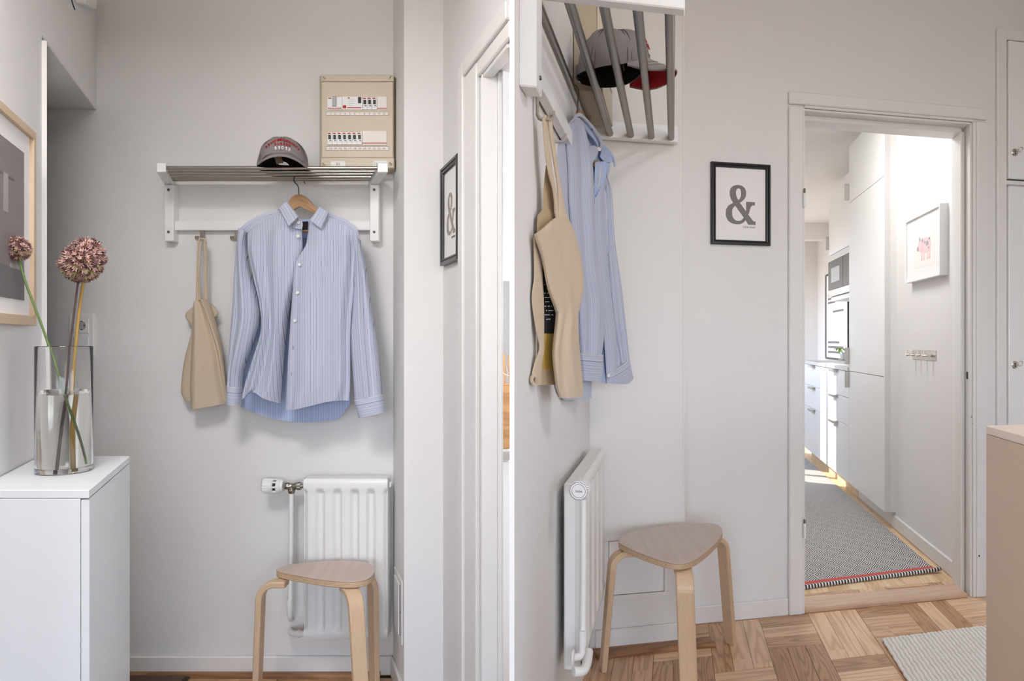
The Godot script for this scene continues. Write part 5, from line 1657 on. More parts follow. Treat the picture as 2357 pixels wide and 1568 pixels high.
func build_shirt_second() -> void:
	var t := thing("shirt", "pale blue striped button shirt seen from its side, beside the sagging canvas bag", "shirt", P(1350, 900, 2.2))
	var out := Vector3(0.42, 0, 0.9).normalized()
	var at := func(d: float) -> Callable: return func(x: float, y: float, _u: float, _v: float) -> Vector3: return P(x, y, zs(x) + d)
	part(t, "back_panel", cloth([[1284, 560, 1330, 560], [1278, 700, 1345, 700], [1276, 860, 1360, 860], [1277, 885, 1362, 885], [1284, 905, 1361, 902], [1297, 921, 1330, 919, 1361, 917]], at.call(0.0), out, {"nu": 20, "nv": 24, "hump": 0.01, "uv": 1}), M.shirt)
	part(t, "back_panel", cloth([[1392, 770, 1405, 770], [1384, 830, 1400, 830], [1377, 879, 1398, 883]], at.call(0.05), out, {"nu": 10, "nv": 12, "hump": 0.004, "uv": 1}), M.shirt_in)
	part(t, "sleeve", cloth([[1380, 400, 1391, 416], [1388, 440, 1403, 452], [1392, 540, 1410, 560], [1398, 640, 1424, 645], [1408, 740, 1436, 745], [1424, 838, 1444, 825]], at.call(0.04), out, {"nu": 20, "nv": 30, "hump": 0.03, "uv": 1, "folds": [[0.45, 0.4, 0.15, -0.012, 0.0]]}), M.shirt)
	part(t, "cuff", cloth([[1395, 860, 1420, 842, 1446, 824], [1396, 872, 1425, 866, 1451, 850], [1396, 882, 1425, 884, 1440, 881, 1455, 868]], at.call(0.035), out, {"nu": 20, "nv": 8, "hump": 0.025, "uv": 2}), M.shirt)
	part(t, "back_lining", cloth([[1338, 292, 1372, 330, 1384, 352], [1340, 330, 1375, 365, 1392, 385], [1345, 400, 1372, 420, 1390, 430], [1350, 470, 1372, 470, 1380, 470]], at.call(0.03), out, {"nu": 16, "nv": 16}), M.shirt_in)
	part(t, "front_panel", cloth([[1371, 372, 1392, 400, 1397, 430], [1366, 460, 1398, 462], [1366, 540, 1404, 560], [1374, 640, 1413, 650], [1388, 740, 1422, 740], [1392, 800, 1427, 800], [1396, 860, 1427, 848]], at.call(0.02), out, {"nu": 30, "nv": 40, "hump": 0.012, "uv": 1, "folds": [[0.7, 0.85, 0.09, -0.010, 0.1], [0.3, 0.4, 0.14, 0.006, 0.1]]}), M.shirt)
	part(t, "inner_placket", cloth([[1370, 374, 1388, 372, 1405, 378], [1369, 395, 1385, 398, 1402, 396], [1368, 425, 1380, 424, 1392, 424], [1367, 455, 1369, 454, 1372, 451]], at.call(0.0), out, {"nu": 16, "nv": 20, "hump": 0.004, "folds": [[0.7, 0.6, 0.1, 0.006, 0.0], [0.4, 0.4, 0.1, -0.005, 0.0]]}), M.shirt_in)
	part(t, "sleeve_head", cloth([[1298, 312, 1306, 296, 1318, 288], [1283, 340, 1300, 340, 1318, 336], [1281, 400, 1300, 400, 1316, 400], [1283, 470, 1300, 470, 1314, 470], [1290, 540, 1304, 540, 1322, 540]], at.call(0.025), out, {"nu": 20, "nv": 24, "hump": 0.012, "uv": 1}), M.shirt)
	part(t, "sleeve", cloth([[1306, 290, 1322, 280, 1340, 284], [1303, 330, 1330, 320, 1352, 330], [1308, 400, 1340, 400, 1362, 385], [1309, 460, 1340, 460, 1365, 455], [1315, 540, 1345, 540, 1368, 540], [1322, 629, 1350, 629, 1378.5, 629], [1328, 693, 1360, 693, 1389, 693], [1332, 757, 1360, 757, 1390, 757], [1335, 814, 1360, 816, 1382, 818]], at.call(-0.02), out,
		{"nu": 40, "nv": 60, "hump": 0.022, "uv": 1, "folds": [[0.45, 0.35, 0.09, -0.012, 0.1], [0.68, 0.6, 0.09, 0.009, 0.1], [0.2, 0.15, 0.09, 0.006, 0.3]]}), M.shirt)
	part(t, "cuff", cloth([[1333, 813, 1360, 815, 1386, 817], [1337, 845, 1362, 847, 1384, 848], [1339, 876, 1362, 878, 1380, 879]], at.call(-0.02), out, {"nu": 20, "nv": 10, "hump": 0.024, "uv": 2}), M.shirt)
	part(t, "yoke", cloth([[1305, 290, 1318, 274, 1336, 276], [1307, 300, 1322, 292, 1340, 296]], at.call(-0.03), out, {"nu": 16, "nv": 6, "hump": 0.012, "uv": 2}), M.shirt)
	part(t, "collar_inside", cloth([[1336, 277, 1352, 285, 1370, 304, 1379, 322, 1381, 340], [1341, 290, 1352, 305, 1366, 322, 1373, 335, 1376, 345]], at.call(-0.02), out, {"nu": 24, "nv": 8, "hump": 0.003}), M.shirt_in)
	part(t, "collar", cloth([[1317, 274, 1325, 264, 1335, 262, 1352, 278, 1369, 298, 1380, 316, 1386.5, 331, 1383, 348], [1318, 279, 1326, 271, 1336, 271, 1350, 284, 1365, 303, 1376, 321, 1381, 333, 1379, 346]], at.call(-0.035), out, {"nu": 40, "nv": 8, "hump": 0.006, "uv": 2}), M.shirt)
	part(t, "collar_stand", cloth([[1352, 340, 1364, 336, 1378, 342], [1356, 356, 1366, 354, 1375, 358], [1359, 375, 1361, 376, 1364, 374]], at.call(-0.035), out, {"nu": 12, "nv": 10, "hump": 0.006, "uv": 1}), M.shirt)
	button(t, P(1378, 343.5, zs(1378) - 0.05), out, 0.0062)
	part(t, "collar", cloth([[1381, 358, 1388, 335, 1398, 344, 1408, 353], [1383, 364, 1394, 362, 1402, 364, 1409, 366], [1390, 372, 1398, 374, 1405, 375, 1411, 371]], at.call(0.0), out, {"nu": 16, "nv": 12, "hump": 0.005, "uv": 1}), M.shirt_in)
	part(t, "collar_tip", cloth([[1403, 352, 1409, 354], [1410, 366, 1415, 366], [1414, 384, 1417, 382]], at.call(0.01), out, {"nu": 8, "nv": 8, "hump": 0.002, "uv": 1}), M.shirt_in)
	button(t, P(1400, 864, zs(1400) + 0.0), out, 0.0058)

func zb(px: float) -> float:
	return 1.52 + (px - 1223) * 0.0022

func build_tote_second() -> void:
	var t := thing("tote_bag", "open sagging beige canvas tote bag with a black and yellow print", "tote bag", P(1290, 910, 1.68))
	var out := Vector3(0.3, 0, 0.95).normalized()
	var at := func(d: float) -> Callable: return func(x: float, y: float, _u: float, _v: float) -> Vector3: return P(x, y, zb(x) + d)
	part(t, "printed_panel", cloth([[1249, 600, 1282, 600], [1249, 770, 1282, 770]], at.call(0.05), out, {"nu": 6, "nv": 10}), M.print_black, "black printed part of the canvas")
	for i in 9:
		for j in 8:
			var x := 1253.0 + j * 2.6 + (i % 2) * 1.3
			var y := 655.0 + i * 10.0
			if rng.randf() < 0.3 or x > 1250 + (y - 630) * 0.22 + 4:
				continue
			part(t, "print_dot", MB.new().lathe([[0.0012, 0], [0.0001, 0.0003]], P(x, y, zb(x) + 0.0475), out, 8), M.paper_warm)
	part(t, "yellow_panel", cloth([[1249, 768, 1276, 768], [1248, 852, 1277, 852]], at.call(0.048), out, {"nu": 6, "nv": 10}), M.print_yellow, "yellow printed band")
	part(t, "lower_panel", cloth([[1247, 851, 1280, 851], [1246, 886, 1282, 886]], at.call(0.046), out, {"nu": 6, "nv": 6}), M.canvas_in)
	part(t, "rear_fold", cloth([[1228, 545, 1236, 545], [1228, 566, 1236, 570], [1229, 610, 1247, 608], [1229, 642, 1251, 667], [1224, 690, 1252.5, 720], [1233, 757, 1252.5, 770], [1241, 800, 1252, 808], [1231, 833, 1248, 838], [1223, 870, 1247, 870], [1228, 887, 1247, 886]], at.call(0.025), out, {"nu": 16, "nv": 60, "hump": 0.006}), M.canvas)
	part(t, "hem_loop", MB.new().tube(curve([P(1229, 886, 1.545), P(1223.5, 876, 1.54), P(1227, 866, 1.54), P(1234, 868, 1.545), P(1233, 880, 1.55)], 20), 0.0045, 8), M.canvas)
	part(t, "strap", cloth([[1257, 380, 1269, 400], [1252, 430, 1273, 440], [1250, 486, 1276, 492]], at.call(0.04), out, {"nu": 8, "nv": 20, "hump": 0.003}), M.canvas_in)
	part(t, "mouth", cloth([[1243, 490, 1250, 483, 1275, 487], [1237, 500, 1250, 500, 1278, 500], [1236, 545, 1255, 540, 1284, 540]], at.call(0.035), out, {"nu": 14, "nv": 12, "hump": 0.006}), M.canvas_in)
	part(t, "strap", cloth([[1248, 272, 1253, 266, 1259, 268], [1250, 300, 1261, 300], [1254, 350, 1266, 350], [1262, 400, 1273, 400], [1272, 440, 1280, 440], [1279, 506, 1289, 508]], at.call(0.0), out, {"nu": 10, "nv": 50, "hump": 0.006}), M.canvas)
	part(t, "strap", cloth([[1260, 268, 1266, 265, 1269.5, 270], [1263, 300, 1273, 300], [1269, 345, 1279, 345], [1278, 400, 1286, 400], [1283, 440, 1293, 440], [1287, 505, 1307, 504]], at.call(-0.01), out, {"nu": 10, "nv": 50, "hump": 0.006}), M.canvas)
	part(t, "front_fold", cloth([[1229, 540, 1247, 526, 1262, 512, 1279, 502, 1308, 504], [1236, 562, 1280, 545, 1323, 540], [1247, 599, 1290, 595, 1335, 591], [1259, 662, 1300, 660, 1341.5, 655], [1277, 713, 1305, 710, 1333, 706], [1279, 732, 1305, 732, 1330, 731], [1271.5, 808, 1300, 800, 1332.6, 795], [1274, 850, 1305, 860, 1338, 862], [1280, 890, 1310, 890, 1340, 890], [1288, 916, 1315, 914, 1340, 910]], at.call(0.0), out,
		{"nu": 40, "nv": 70, "hump": 0.022, "folds": [[0.35, 0.65, 0.12, 0.010, 0.05], [0.55, 0.2, 0.10, -0.008, 0.2]], "wob": 0.0025}), M.canvas)
	part(t, "hem", cloth([[1230, 541, 1236, 537, 1240, 534], [1240, 572, 1246, 570, 1252, 566]], at.call(-0.006), out, {"nu": 8, "nv": 8, "hump": 0.002}), M.canvas)

func build_radiator_second() -> void:
	var t := thing("radiator", "white ribbed radiator seen edge-on beside the stool with the patterned seat top", "radiator", Vector3(0.25, 0.3, -2.2))
	var c := Vector2(0.1908, 1.886)
	radiator(t, w3(c, 0.81), d3(E1 * 0.62), 0.51, d3(R1[2]), 0.035)
	var y := 0.81
	var ax := d3(-E1).normalized()
	var hc := Vector3(0.1669, 0.8226, -1.74)
	var hd := part(t, "thermostat_head", MB.new().prism(star(0.0243, 0.0253, 34), hc - ax * 0.062, ax.cross(Vector3.UP), Vector3.UP, ax * 0.062, 0.004), M.plastic)
	part(hd, "dial_ring", MB.new().lathe([[0.0172, 0.0], [0.0172, 0.0006], [0.0165, 0.0006], [0.0165, 0.0]], hc, ax, 36), M.ink)
	for k in [0.0, 0.35, 1.75, 2.5, 3.14]:
		part(hd, "scale_mark", MB.new().lathe([[0.0006, 0.0002], [0.0001, 0.0005]], hc + (Vector3.UP * cos(k) + Vector3.UP.cross(ax) * sin(k)) * 0.0195, ax, 8), M.ink)
	lettering(hd, "lettering", "Danfoss", hc + ax * 0.0003, Vector3.UP.cross(ax).normalized(), Vector3.UP, Vector2(0.0175, 0.0056), M.ink, "Droid Serif", false, 0.0004)
	part(t, "valve_body", MB.new().lathe([[0.0001, 0], [0.011, 0], [0.0135, 0.004], [0.0135, 0.014], [0.010, 0.018], [0.010, 0.03], [0.0001, 0.03]], hc - ax * 0.092, ax, 20), M.steel)
	var p0 := P(1343, 1150, 1.855)
	part(t, "pipe", MB.new().tube([p0, P(1343, 1300, 1.855), P(1342, 1455, 1.855)], 0.0085, 14), M.radiator)
	part(t, "pipe_sleeve", MB.new().tube([P(1341.5, 1451, 1.85), P(1341, 1484, 1.85)], 0.0115, 16), M.radiator)
	part(t, "pipe_elbow", MB.new().tube(curve([P(1341, 1482, 1.85), P(1340, 1500, 1.85), P(1333, 1511, 1.84), P(1318, 1514, 1.83)], 14), 0.0095, 14), M.radiator)
	part(t, "pipe_elbow", MB.new().tube(curve([P(1355, 1500, 1.9), P(1350, 1530, 1.85), P(1340, 1545, 1.82), P(1320, 1546, 1.81)], 16), 0.0125, 14), M.radiator)
	part(t, "wall_flange", MB.new().lathe([[0.02, 0], [0.02, 0.004], [0.011, 0.006]], P(1318, 1514, 1.83), d3(R1[2]), 16), M.radiator)

func build_stool_second() -> void:
	var o := seen_pts([479, 680, 495, 655, 535, 630, 610, 605, 710, 586, 820, 572, 950, 563, 1060, 565, 1112, 577, 1136, 600, 1137, 625, 1115, 668, 1075, 710, 1020, 758, 960, 798, 910, 815, 860, 820, 800, 813, 700, 784, 600, 746, 530, 714, 490, 693], 0.3624, 1250, 1000)
	stool("birch three-legged stool standing on the parquet, its rounded triangular seat seen from above", o,
		[[Vector2(0.349, 2.436), Vector2(0.331, 2.53), Vector2(-1, -0.12), 0.046], [Vector2(0.549, 2.205), Vector2(0.572, 2.24), Vector2(-0.12, -1), 0.056], [Vector2(0.8036, 2.64), Vector2(0.865, 2.75), Vector2(0.86, 0.5), 0.05]], 0.487, Vector3(0.6, 0, -2.55))

func build_wall_things_second() -> void:
	var f := framed("framed_print", "black framed ampersand print on the wall between the hat rack and the kitchen doorway", R2B, 1639, 1774.5, 371, 561.5, 0.021, 0.015, M.black_frame, M.paper)
	ampersand(f, 0.25, 0.757, 0.255, 0.735, M.print_grey)
	var o := on(R2A, 1389.5)
	var e := on(R2A, 1538)
	var y1 := EYE - (1235.5 - CY) / F * o.y
	var y0 := EYE - (1383.0 - CY) / F * o.y
	var h := thing("wall_hatch", "square white inspection hatch low on the wall behind the stool legs", "hatch", w3((o + e) * 0.5, y0))
	var n := d3(R2A[2])
	var r := d3(e - o)
	var rn := r.normalized()
	var up := Vector3(0, y1 - y0, 0)
	var wd := 0.018
	var oo := w3(o, y0)
	part(h, "frame_side", MB.new().slab(oo, r, Vector3(0, wd, 0), n * 0.006, 0.0015), M.trim)
	part(h, "frame_side", MB.new().slab(oo + up - Vector3(0, wd, 0), r, Vector3(0, wd, 0), n * 0.006, 0.0015), M.trim)
	part(h, "frame_side", MB.new().slab(oo + Vector3(0, wd, 0), rn * wd, up - Vector3(0, wd * 2, 0), n * 0.006, 0.0015), M.trim)
	part(h, "frame_side", MB.new().slab(oo + r - rn * wd + Vector3(0, wd, 0), rn * wd, up - Vector3(0, wd * 2, 0), n * 0.006, 0.0015), M.trim)
	part(h, "joint", MB.new().slab(oo + rn * wd + Vector3(0, wd, 0), r - rn * wd * 2, up - Vector3(0, wd * 2, 0), n * 0.001, 0.0), M.gap)
	part(h, "door", MB.new().slab(oo + (rn + Vector3.UP) * (wd + 0.0022), r - rn * (wd * 2 + 0.0044), up - Vector3(0, wd * 2 + 0.0044, 0), n * 0.005, 0.001), M.lacquer)
	# built-in wardrobe at the edge
	var hgt := func(y: float) -> float: return EYE - (y - CY) / F * on(R2B, 2300).y
	var w := thing("wardrobe", "built-in white wardrobe with two flat doors and chrome locks above the beige cabinet", "wardrobe", w3(on(R2B, 2340), 0))
	var s0 := on(R2B, 2291)
	var s1 := on(R2B, 2312)
	var s2 := on(R2B, 2470)
	var nb := d3(R2B[2])
	part(w, "stile", MB.new().slab(w3(s0, 0), d3(s1 - s0), Vector3(0, hgt.call(68.0), 0), nb * 0.014, 0.003), M.trim)
	part(w, "head", MB.new().slab(w3(s1, hgt.call(92.0)), d3(s2 - s1), Vector3(0, hgt.call(68.0) - hgt.call(92.0), 0), nb * 0.014, 0.003), M.trim)
	part(w, "middle_rail", MB.new().slab(w3(s1, hgt.call(425.0)), d3(s2 - s1), Vector3(0, hgt.call(415.0) - hgt.call(425.0), 0), nb * 0.010, 0.002), M.trim)
	for d in [[93.0, 414.0], [427.0, 1290.0]]:
		part(w, "joint", MB.new().slab(w3(s1, hgt.call(d[1])), d3(s2 - s1), Vector3(0, hgt.call(d[0]) - hgt.call(d[1]), 0), nb * 0.002, 0.0), M.gap)
		var c: Vector2 = s1 + (s2 - s1).normalized() * 0.005
		part(w, "door", MB.new().slab(w3(c, hgt.call(d[1]) + 0.004), d3(s2 - c), Vector3(0, hgt.call(d[0]) - hgt.call(d[1]) - 0.008, 0), nb * 0.020, 0.003), M.lacquer)
	for y in [351.0, 840.0]:
		var q := onp(R2B, 2335.5, y, 0.020)
		var lk := part(w, "lock", MB.new().lathe([[0.018, 0], [0.0185, 0.002], [0.0165, 0.004], [0.013, 0.003], [0.0001, 0.0032]], q, nb, 24), M.chrome)
		part(lk, "keyhole", MB.new().slab(q + nb * 0.0034 + Vector3(-0.003, -0.011, 0), Vector3(0.006, 0, 0.0), Vector3(0, 0.019, 0), nb * 0.0006, 0.0002), M.plastic_black)
		var kp := []
		var kc := q + nb * 0.016 + Vector3(0.012, 0.010 if y < 500 else 0.006, 0)
		for i in 17:
			var a := TAU * i / 16.0
			kp.append(kc + (Vector3(0.5, 0.87, 0) * cos(a) * 0.012) + (nb * 0.7 + Vector3(0.4, -0.3, 0)).normalized() * sin(a) * 0.0085)
		part(lk, "key_bow", MB.new().tube(kp, 0.0022, 8, false), M.chrome)
		part(lk, "key_shank", MB.new().tube([q + nb * 0.003, q + nb * 0.012 + Vector3(0.005, 0.001, 0)], 0.0026, 8), M.chrome)

func build_doorway_second() -> void:
	var n := d3(R2B[2])
	var t := thing("door_frame", "white doorway casing around the opening to the bright kitchen", "door frame", w3(on(R2B, 2040), 0))
	var a := on(R2B, 1813)
	var b := on(R2B, 1850)
	var c := on(R2B, 2237)
	var d := on(R2B, 2267)
	var top := 2.288
	var und := 2.222
	var bm := b - (b - a) * 0.16
	part(t, "side_casing", MB.new().slab(w3(a, 0), d3(bm - a), Vector3(0, und, 0), n * 0.016, 0.004), M.trim)
	part(t, "casing_bead", MB.new().slab(w3(bm, 0), d3(b - bm), Vector3(0, und, 0), n * 0.010, 0.003), M.trim)
	part(t, "side_casing", MB.new().slab(w3(c + (d - c) * 0.22, 0), d3((d - c) * 0.78), Vector3(0, und, 0), n * 0.016, 0.004), M.trim)
	part(t, "casing_bead", MB.new().slab(w3(c, 0), d3((d - c) * 0.22), Vector3(0, und, 0), n * 0.010, 0.003), M.trim)
	part(t, "head_casing", MB.new().slab(w3(a, und + 0.012), d3(d - a), Vector3(0, top - und - 0.012, 0), n * 0.016, 0.004), M.trim)
	part(t, "casing_bead", MB.new().slab(w3(b, und), d3(c - b), Vector3(0, 0.012, 0), n * 0.010, 0.003), M.trim)
	# linings and stops
	part(t, "jamb", MB.new().slab(w3(c - E2 * 0.010, 0), d3(E2 * 0.010), d3(E1 * 0.165), Vector3(0, und, 0), 0.002), M.trim)
	part(t, "door_stop", MB.new().slab(w3(c - E2 * 0.034 + E1 * 0.055, 0), d3(E2 * 0.024), d3(E1 * 0.11), Vector3(0, und, 0), 0.003), M.trim)
	part(t, "head_lining", MB.new().slab(w3(b, und - 0.010), d3(c - b), d3(E1 * 0.165), Vector3(0, 0.010, 0), 0.002), M.trim)
	part(t, "head_stop", MB.new().slab(w3(b + E1 * 0.055, und - 0.034), d3(c - b), d3(E1 * 0.11), Vector3(0, 0.024, 0), 0.003), M.trim)
	part(t, "strike_plate", MB.new().slab(w3(c - E2 * 0.0116 + E1 * 0.022, 1.018), d3(E1 * 0.018), d3(E2 * 0.002), Vector3(0, 0.034, 0), 0.0004), M.trim_dark)
	for y in [[434.0, 445.0, 474.0], [1196.0, 1205.0, 1237.0]]:
		hinge(t, 1852.0, y[0], y[1], y[2], 3.035, 0.0066)
	for s in [[2222.5, 960.0, 0.003], [2224.0, 975.0, 0.002], [2240.0, 1280.0, 0.005]]:
		part(t, "paint_chip", MB.new().lathe([[s[2], 0], [0.0001, 0.0006]], onp(R2B, s[0] + 14, s[1], 0.0165), n, 7), M.trim_dark)
	# tall beige cabinet at the edge
	var k := Vector2((2270 - CX) / F * 1.6, 1.6)
	var cb := thing("shoe_cabinet", "tall beige cabinet in the near corner in front of the pale woven rug", "cabinet", w3(k, 0))
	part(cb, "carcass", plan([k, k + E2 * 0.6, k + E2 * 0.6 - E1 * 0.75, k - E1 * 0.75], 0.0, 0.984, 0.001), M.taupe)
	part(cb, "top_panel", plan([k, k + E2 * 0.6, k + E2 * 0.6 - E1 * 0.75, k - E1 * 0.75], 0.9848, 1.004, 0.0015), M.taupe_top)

func cupboard_door(t: Node3D, line: Array, z0: float, z1: float, y0: float, y1: float, nm := "door") -> MeshInstance3D:
	# z0, z1: distance along the line from its start
	var a: Vector2 = line[0] + line[1] * z0
	var g := 0.0018
	return part(t, nm, MB.new().slab(w3(a + line[1] * g, y0 + g), d3(line[1] * (z1 - z0 - 2 * g)), Vector3(0, y1 - y0 - 2 * g, 0), d3(-line[2]) * 0.019, 0.0015), M.laminate)

func build_kitchen() -> void:
	var rt := Vector2(0.9741, -0.226)
	var zt := 0.88
	# tall cupboard
	var tall := thing("tall_cupboard", "tall white kitchen cupboard with three stacked flat doors", "cupboard", w3(KT[0] + KT[1] * 0.44, 0))
	var i0: Vector2 = KT[0] + rt * 0.020
	var i1: Vector2 = KT[0] + KT[1] * zt + rt * 0.020
	part(tall, "carcass", plan([i0, i1, i1 + rt * 0.55, i0 + rt * 0.55], 0.107, 2.66, 0.001), M.laminate)
	part(tall, "side_panel", plan([KT[0] + Vector2(0.0, -0.001), KT[0] + E2 * 0.6 + Vector2(0, -0.001), KT[0] + E2 * 0.6 - E1 * 0.018, KT[0] - E1 * 0.018], 0.107, 2.77, 0.001), M.laminate)
	part(tall, "plinth", plan([i0 + rt * 0.05, i1 + rt * 0.05, i1 + rt * 0.07, i0 + rt * 0.07], 0.0, 0.106, 0.001), M.laminate)
	part(tall, "filler", plan([i0 + rt * 0.10, i1 + rt * 0.10, i1 + rt * 0.12, i0 + rt * 0.12], 2.661, 2.78, 0.001), M.laminate)
	for d in [[0.107, 0.967, 0.94], [0.967, 2.25, 1.10], [2.25, 2.687, 2.30]]:
		var dr := cupboard_door(tall, KT, 0.0, zt, d[0], d[1])
		var hy: float = [0.84, 1.02, 2.275][[0.107, 0.967, 2.25].find(d[0])]
		part(dr, "handle", MB.new().slab(w3(KT[0] + KT[1] * (zt - 0.004), hy), d3(KT[1]) * 0.010, Vector3(0, 0.125, 0), d3(KT[2]) * 0.030, 0.002), M.alu)
	var gr := part(tall, "vent_grille", MB.new().slab(w3(KT[0] + KT[1] * 0.42 + rt * 0.099, 2.69), d3(KT[1] * 0.22), Vector3(0, 0.085, 0), d3(KT[2]) * 0.002, 0.0005), M.lacquer)
	for i in 7:
		for j in 3:
			part(gr, "hole", MB.new().lathe([[0.007, 0.0001], [0.0001, 0.0008]], w3(KT[0] + KT[1] * (0.44 + i * 0.03) + rt * 0.0968, 2.705 + j * 0.026), d3(KT[2]), 8), M.plastic_black)
	# base units
	var zd := [zt + 0.004, 1.757, 2.70]
	for u in 2:
		var z0: float = zd[u]
		var z1: float = zd[u + 1]
		var b := thing("drawer_unit", ["white kitchen drawer unit between the tall cupboard and the farther drawers", "farther white kitchen drawer unit beside the door casing"][u], "drawer unit", w3(KT[0] + KT[1] * (z0 + z1) * 0.5, 0))
		var a0: Vector2 = KT[0] + KT[1] * z0 + rt * 0.020
		var a1: Vector2 = KT[0] + KT[1] * (z1 - 0.001) + rt * 0.020
		part(b, "carcass", plan([a0, a1, a1 + rt * 0.55, a0 + rt * 0.55], 0.107, 0.965, 0.001), M.laminate)
		part(b, "plinth", plan([a0 + rt * 0.05, a1 + rt * 0.05, a1 + rt * 0.07, a0 + rt * 0.07], 0.0, 0.106, 0.001), M.pine[0])
		for d in [[0.107, 0.544], [0.544, 0.758], [0.758, 0.964]]:
			var dr := cupboard_door(b, KT, z0, z1, d[0], d[1], "drawer")
			var m := (z0 + z1) * 0.5
			part(dr, "pull", MB.new().slab(w3(KT[0] + KT[1] * (m - 0.09), d[1] - 0.006), d3(KT[1]) * 0.18, d3(KT[2]) * 0.038, Vector3(0, 0.003, 0), 0.0008), M.alu)
			part(dr, "pull_lip", MB.new().slab(w3(KT[0] + KT[1] * (m - 0.09) + KT[2] * 0.036, d[1] - 0.022), d3(KT[1]) * 0.18, d3(KT[2]) * 0.002, Vector3(0, 0.016, 0), 0.0006), M.alu)
	var wt := thing("worktop", "pale grey kitchen worktop over the white drawer units", "worktop", w3(KT[0] + KT[1] * 1.8, 0.966))
	var w0: Vector2 = KT[0] + KT[1] * (zt + 0.003) + KT[2] * 0.012
	var w1: Vector2 = KT[0] + KT[1] * 2.72 + KT[2] * 0.012
	part(wt, "slab", plan([w0, w1, w1 + rt * 0.75, w0 + rt * 0.75], 0.966, 0.997, 0.002), M.worktop)
	# wall cupboard and microwave
	var u0 := 1.674
	var u1 := 2.46
	var up := thing("wall_cupboard", "white kitchen wall cupboard above the built-in microwave", "cupboard", w3(KU[0] + KU[1] * 2.0, 2.03))
	var c0: Vector2 = KU[0] + KU[1] * (zt + 0.02) + rt * 0.020
	var c1: Vector2 = KU[0] + KU[1] * u1 + rt * 0.020
	part(up, "carcass", plan([c0, c1, c1 + rt * 0.36, c0 + rt * 0.36], 2.034, 2.62, 0.001), M.laminate)
	part(up, "bottom_shelf", plan([c0, c1, c1 + rt * 0.36, c0 + rt * 0.36], 1.585, 1.624, 0.001), M.laminate)
	part(up, "filler", plan([c0 + rt * 0.08, c1 + rt * 0.08, c1 + rt * 0.1, c0 + rt * 0.1], 2.622, 2.78, 0.001), M.laminate)
	var ud := cupboard_door(up, KU, zt + 0.02, u1, 2.034, 2.64)
	part(ud, "handle", MB.new().slab(w3(KU[0] + KU[1] * (u1 - 0.004), 2.10), d3(KU[1]) * 0.010, Vector3(0, 0.13, 0), d3(KU[2]) * 0.030, 0.002), M.alu)
	var mw := thing("microwave", "built-in microwave with a black glass door and steel bands under the wall cupboard", "microwave", w3(KU[0] + KU[1] * 2.0, 1.63))
	part(mw, "case", plan([c0 + KU[1] * 0.5, c1, c1 + rt * 0.36, c0 + KU[1] * 0.5 + rt * 0.36], 1.626, 2.03, 0.001), M.alu)
	var band := func(nm: String, za: float, zb2: float, ya: float, yb: float, deep: float, m: Material) -> void:
		part(mw, nm, MB.new().slab(w3(KU[0] + KU[1] * za, ya), d3(KU[1] * (zb2 - za)), Vector3(0, yb - ya, 0), d3(KU[2]) * deep + d3(rt) * 0.0, 0.001), m)
	band.call("top_band", 1.40, u1, 1.972, 2.03, 0.004, M.alu)
	band.call("bottom_band", 1.40, u1, 1.628, 1.69, 0.004, M.alu)
	band.call("glass_door", 1.87, u1, 1.692, 1.970, 0.006, M.oven_glass)
	band.call("control_panel", 1.40, 1.866, 1.692, 1.970, 0.005, M.oven_glass)
	band.call("window_mesh", 2.0, 2.34, 1.76, 1.90, 0.0066, M.plastic_grey)
	# plant on its saucer
	var pz := 7.1
	var pc := P(1941, 0, pz)
	var sc := thing("saucer", "small pale saucer under the plant pot on the kitchen worktop", "saucer", Vector3(pc.x, 0.9972, pc.z))
	part(sc, "dish", MB.new().lathe([[0.0001, 0], [0.035, 0], [0.052, 0.012], [0.050, 0.013], [0.034, 0.004], [0.0001, 0.004]], Vector3(pc.x, 0.9972, pc.z), Vector3.UP, 28), M.ceramic)
	var pl := thing("potted_plant", "small green potted plant on a saucer at the end of the worktop", "plant", Vector3(pc.x, 1.002, pc.z))
	part(pl, "pot", MB.new().lathe([[0.0001, 0], [0.024, 0], [0.033, 0.062], [0.031, 0.062], [0.027, 0.05], [0.0001, 0.05]], Vector3(pc.x, 1.0016, pc.z), Vector3.UP, 28), M.ceramic)
	for i in 9:
		var a := i * 2.4
		var ln := 0.055 + 0.02 * rng.randf()
		var base := Vector3(pc.x, 1.055, pc.z)
		var d := Vector3(cos(a), 0.75 + 0.5 * rng.randf(), sin(a)).normalized()
		var tip := base + d * ln * 1.2
		part(pl, "stem", MB.new().tube([base, base + d * ln * 0.6 + Vector3(0, 0.01, 0), tip], 0.0016, 6), M.stem_green)
		var rows := []
		var tex := []
		var th := []
		var sd := d.cross(Vector3.UP).normalized()
		for r in 7:
			var v := r / 6.0
			var w := 0.021 * sin(PI * clampf(v * 0.94 + 0.03, 0, 1))
			var line := []
			var tl := []
			var hl := []
			for cidx in 5:
				var s := cidx / 2.0 - 1.0
				line.append(tip + (Vector3(d.x, 0.25 - v * 0.7, d.z)) * 0.055 * v + sd * s * w + Vector3(0, absf(s) * 0.004, 0)); tl.append(Vector2(s, v)); hl.append(Vector3(0, -0.0006, 0))
			rows.append(line); tex.append(tl); th.append(hl)
		part(pl, "leaf", MB.new().sheet(rows, tex, th, Vector3.UP), M.leaf)
	# poster on the wall behind
	var ps := framed("framed_poster", "large thin black framed white poster with grey type behind the microwave", KW, 1899.5, 1951, 633, 826, 0.026, 0.02, M.black_frame, M.paper, false)
	var pa: Vector3 = ps[1]
	var pr: Vector3 = ps[2]
	var pu: Vector3 = ps[3]
	var po: Vector3 = ps[4]
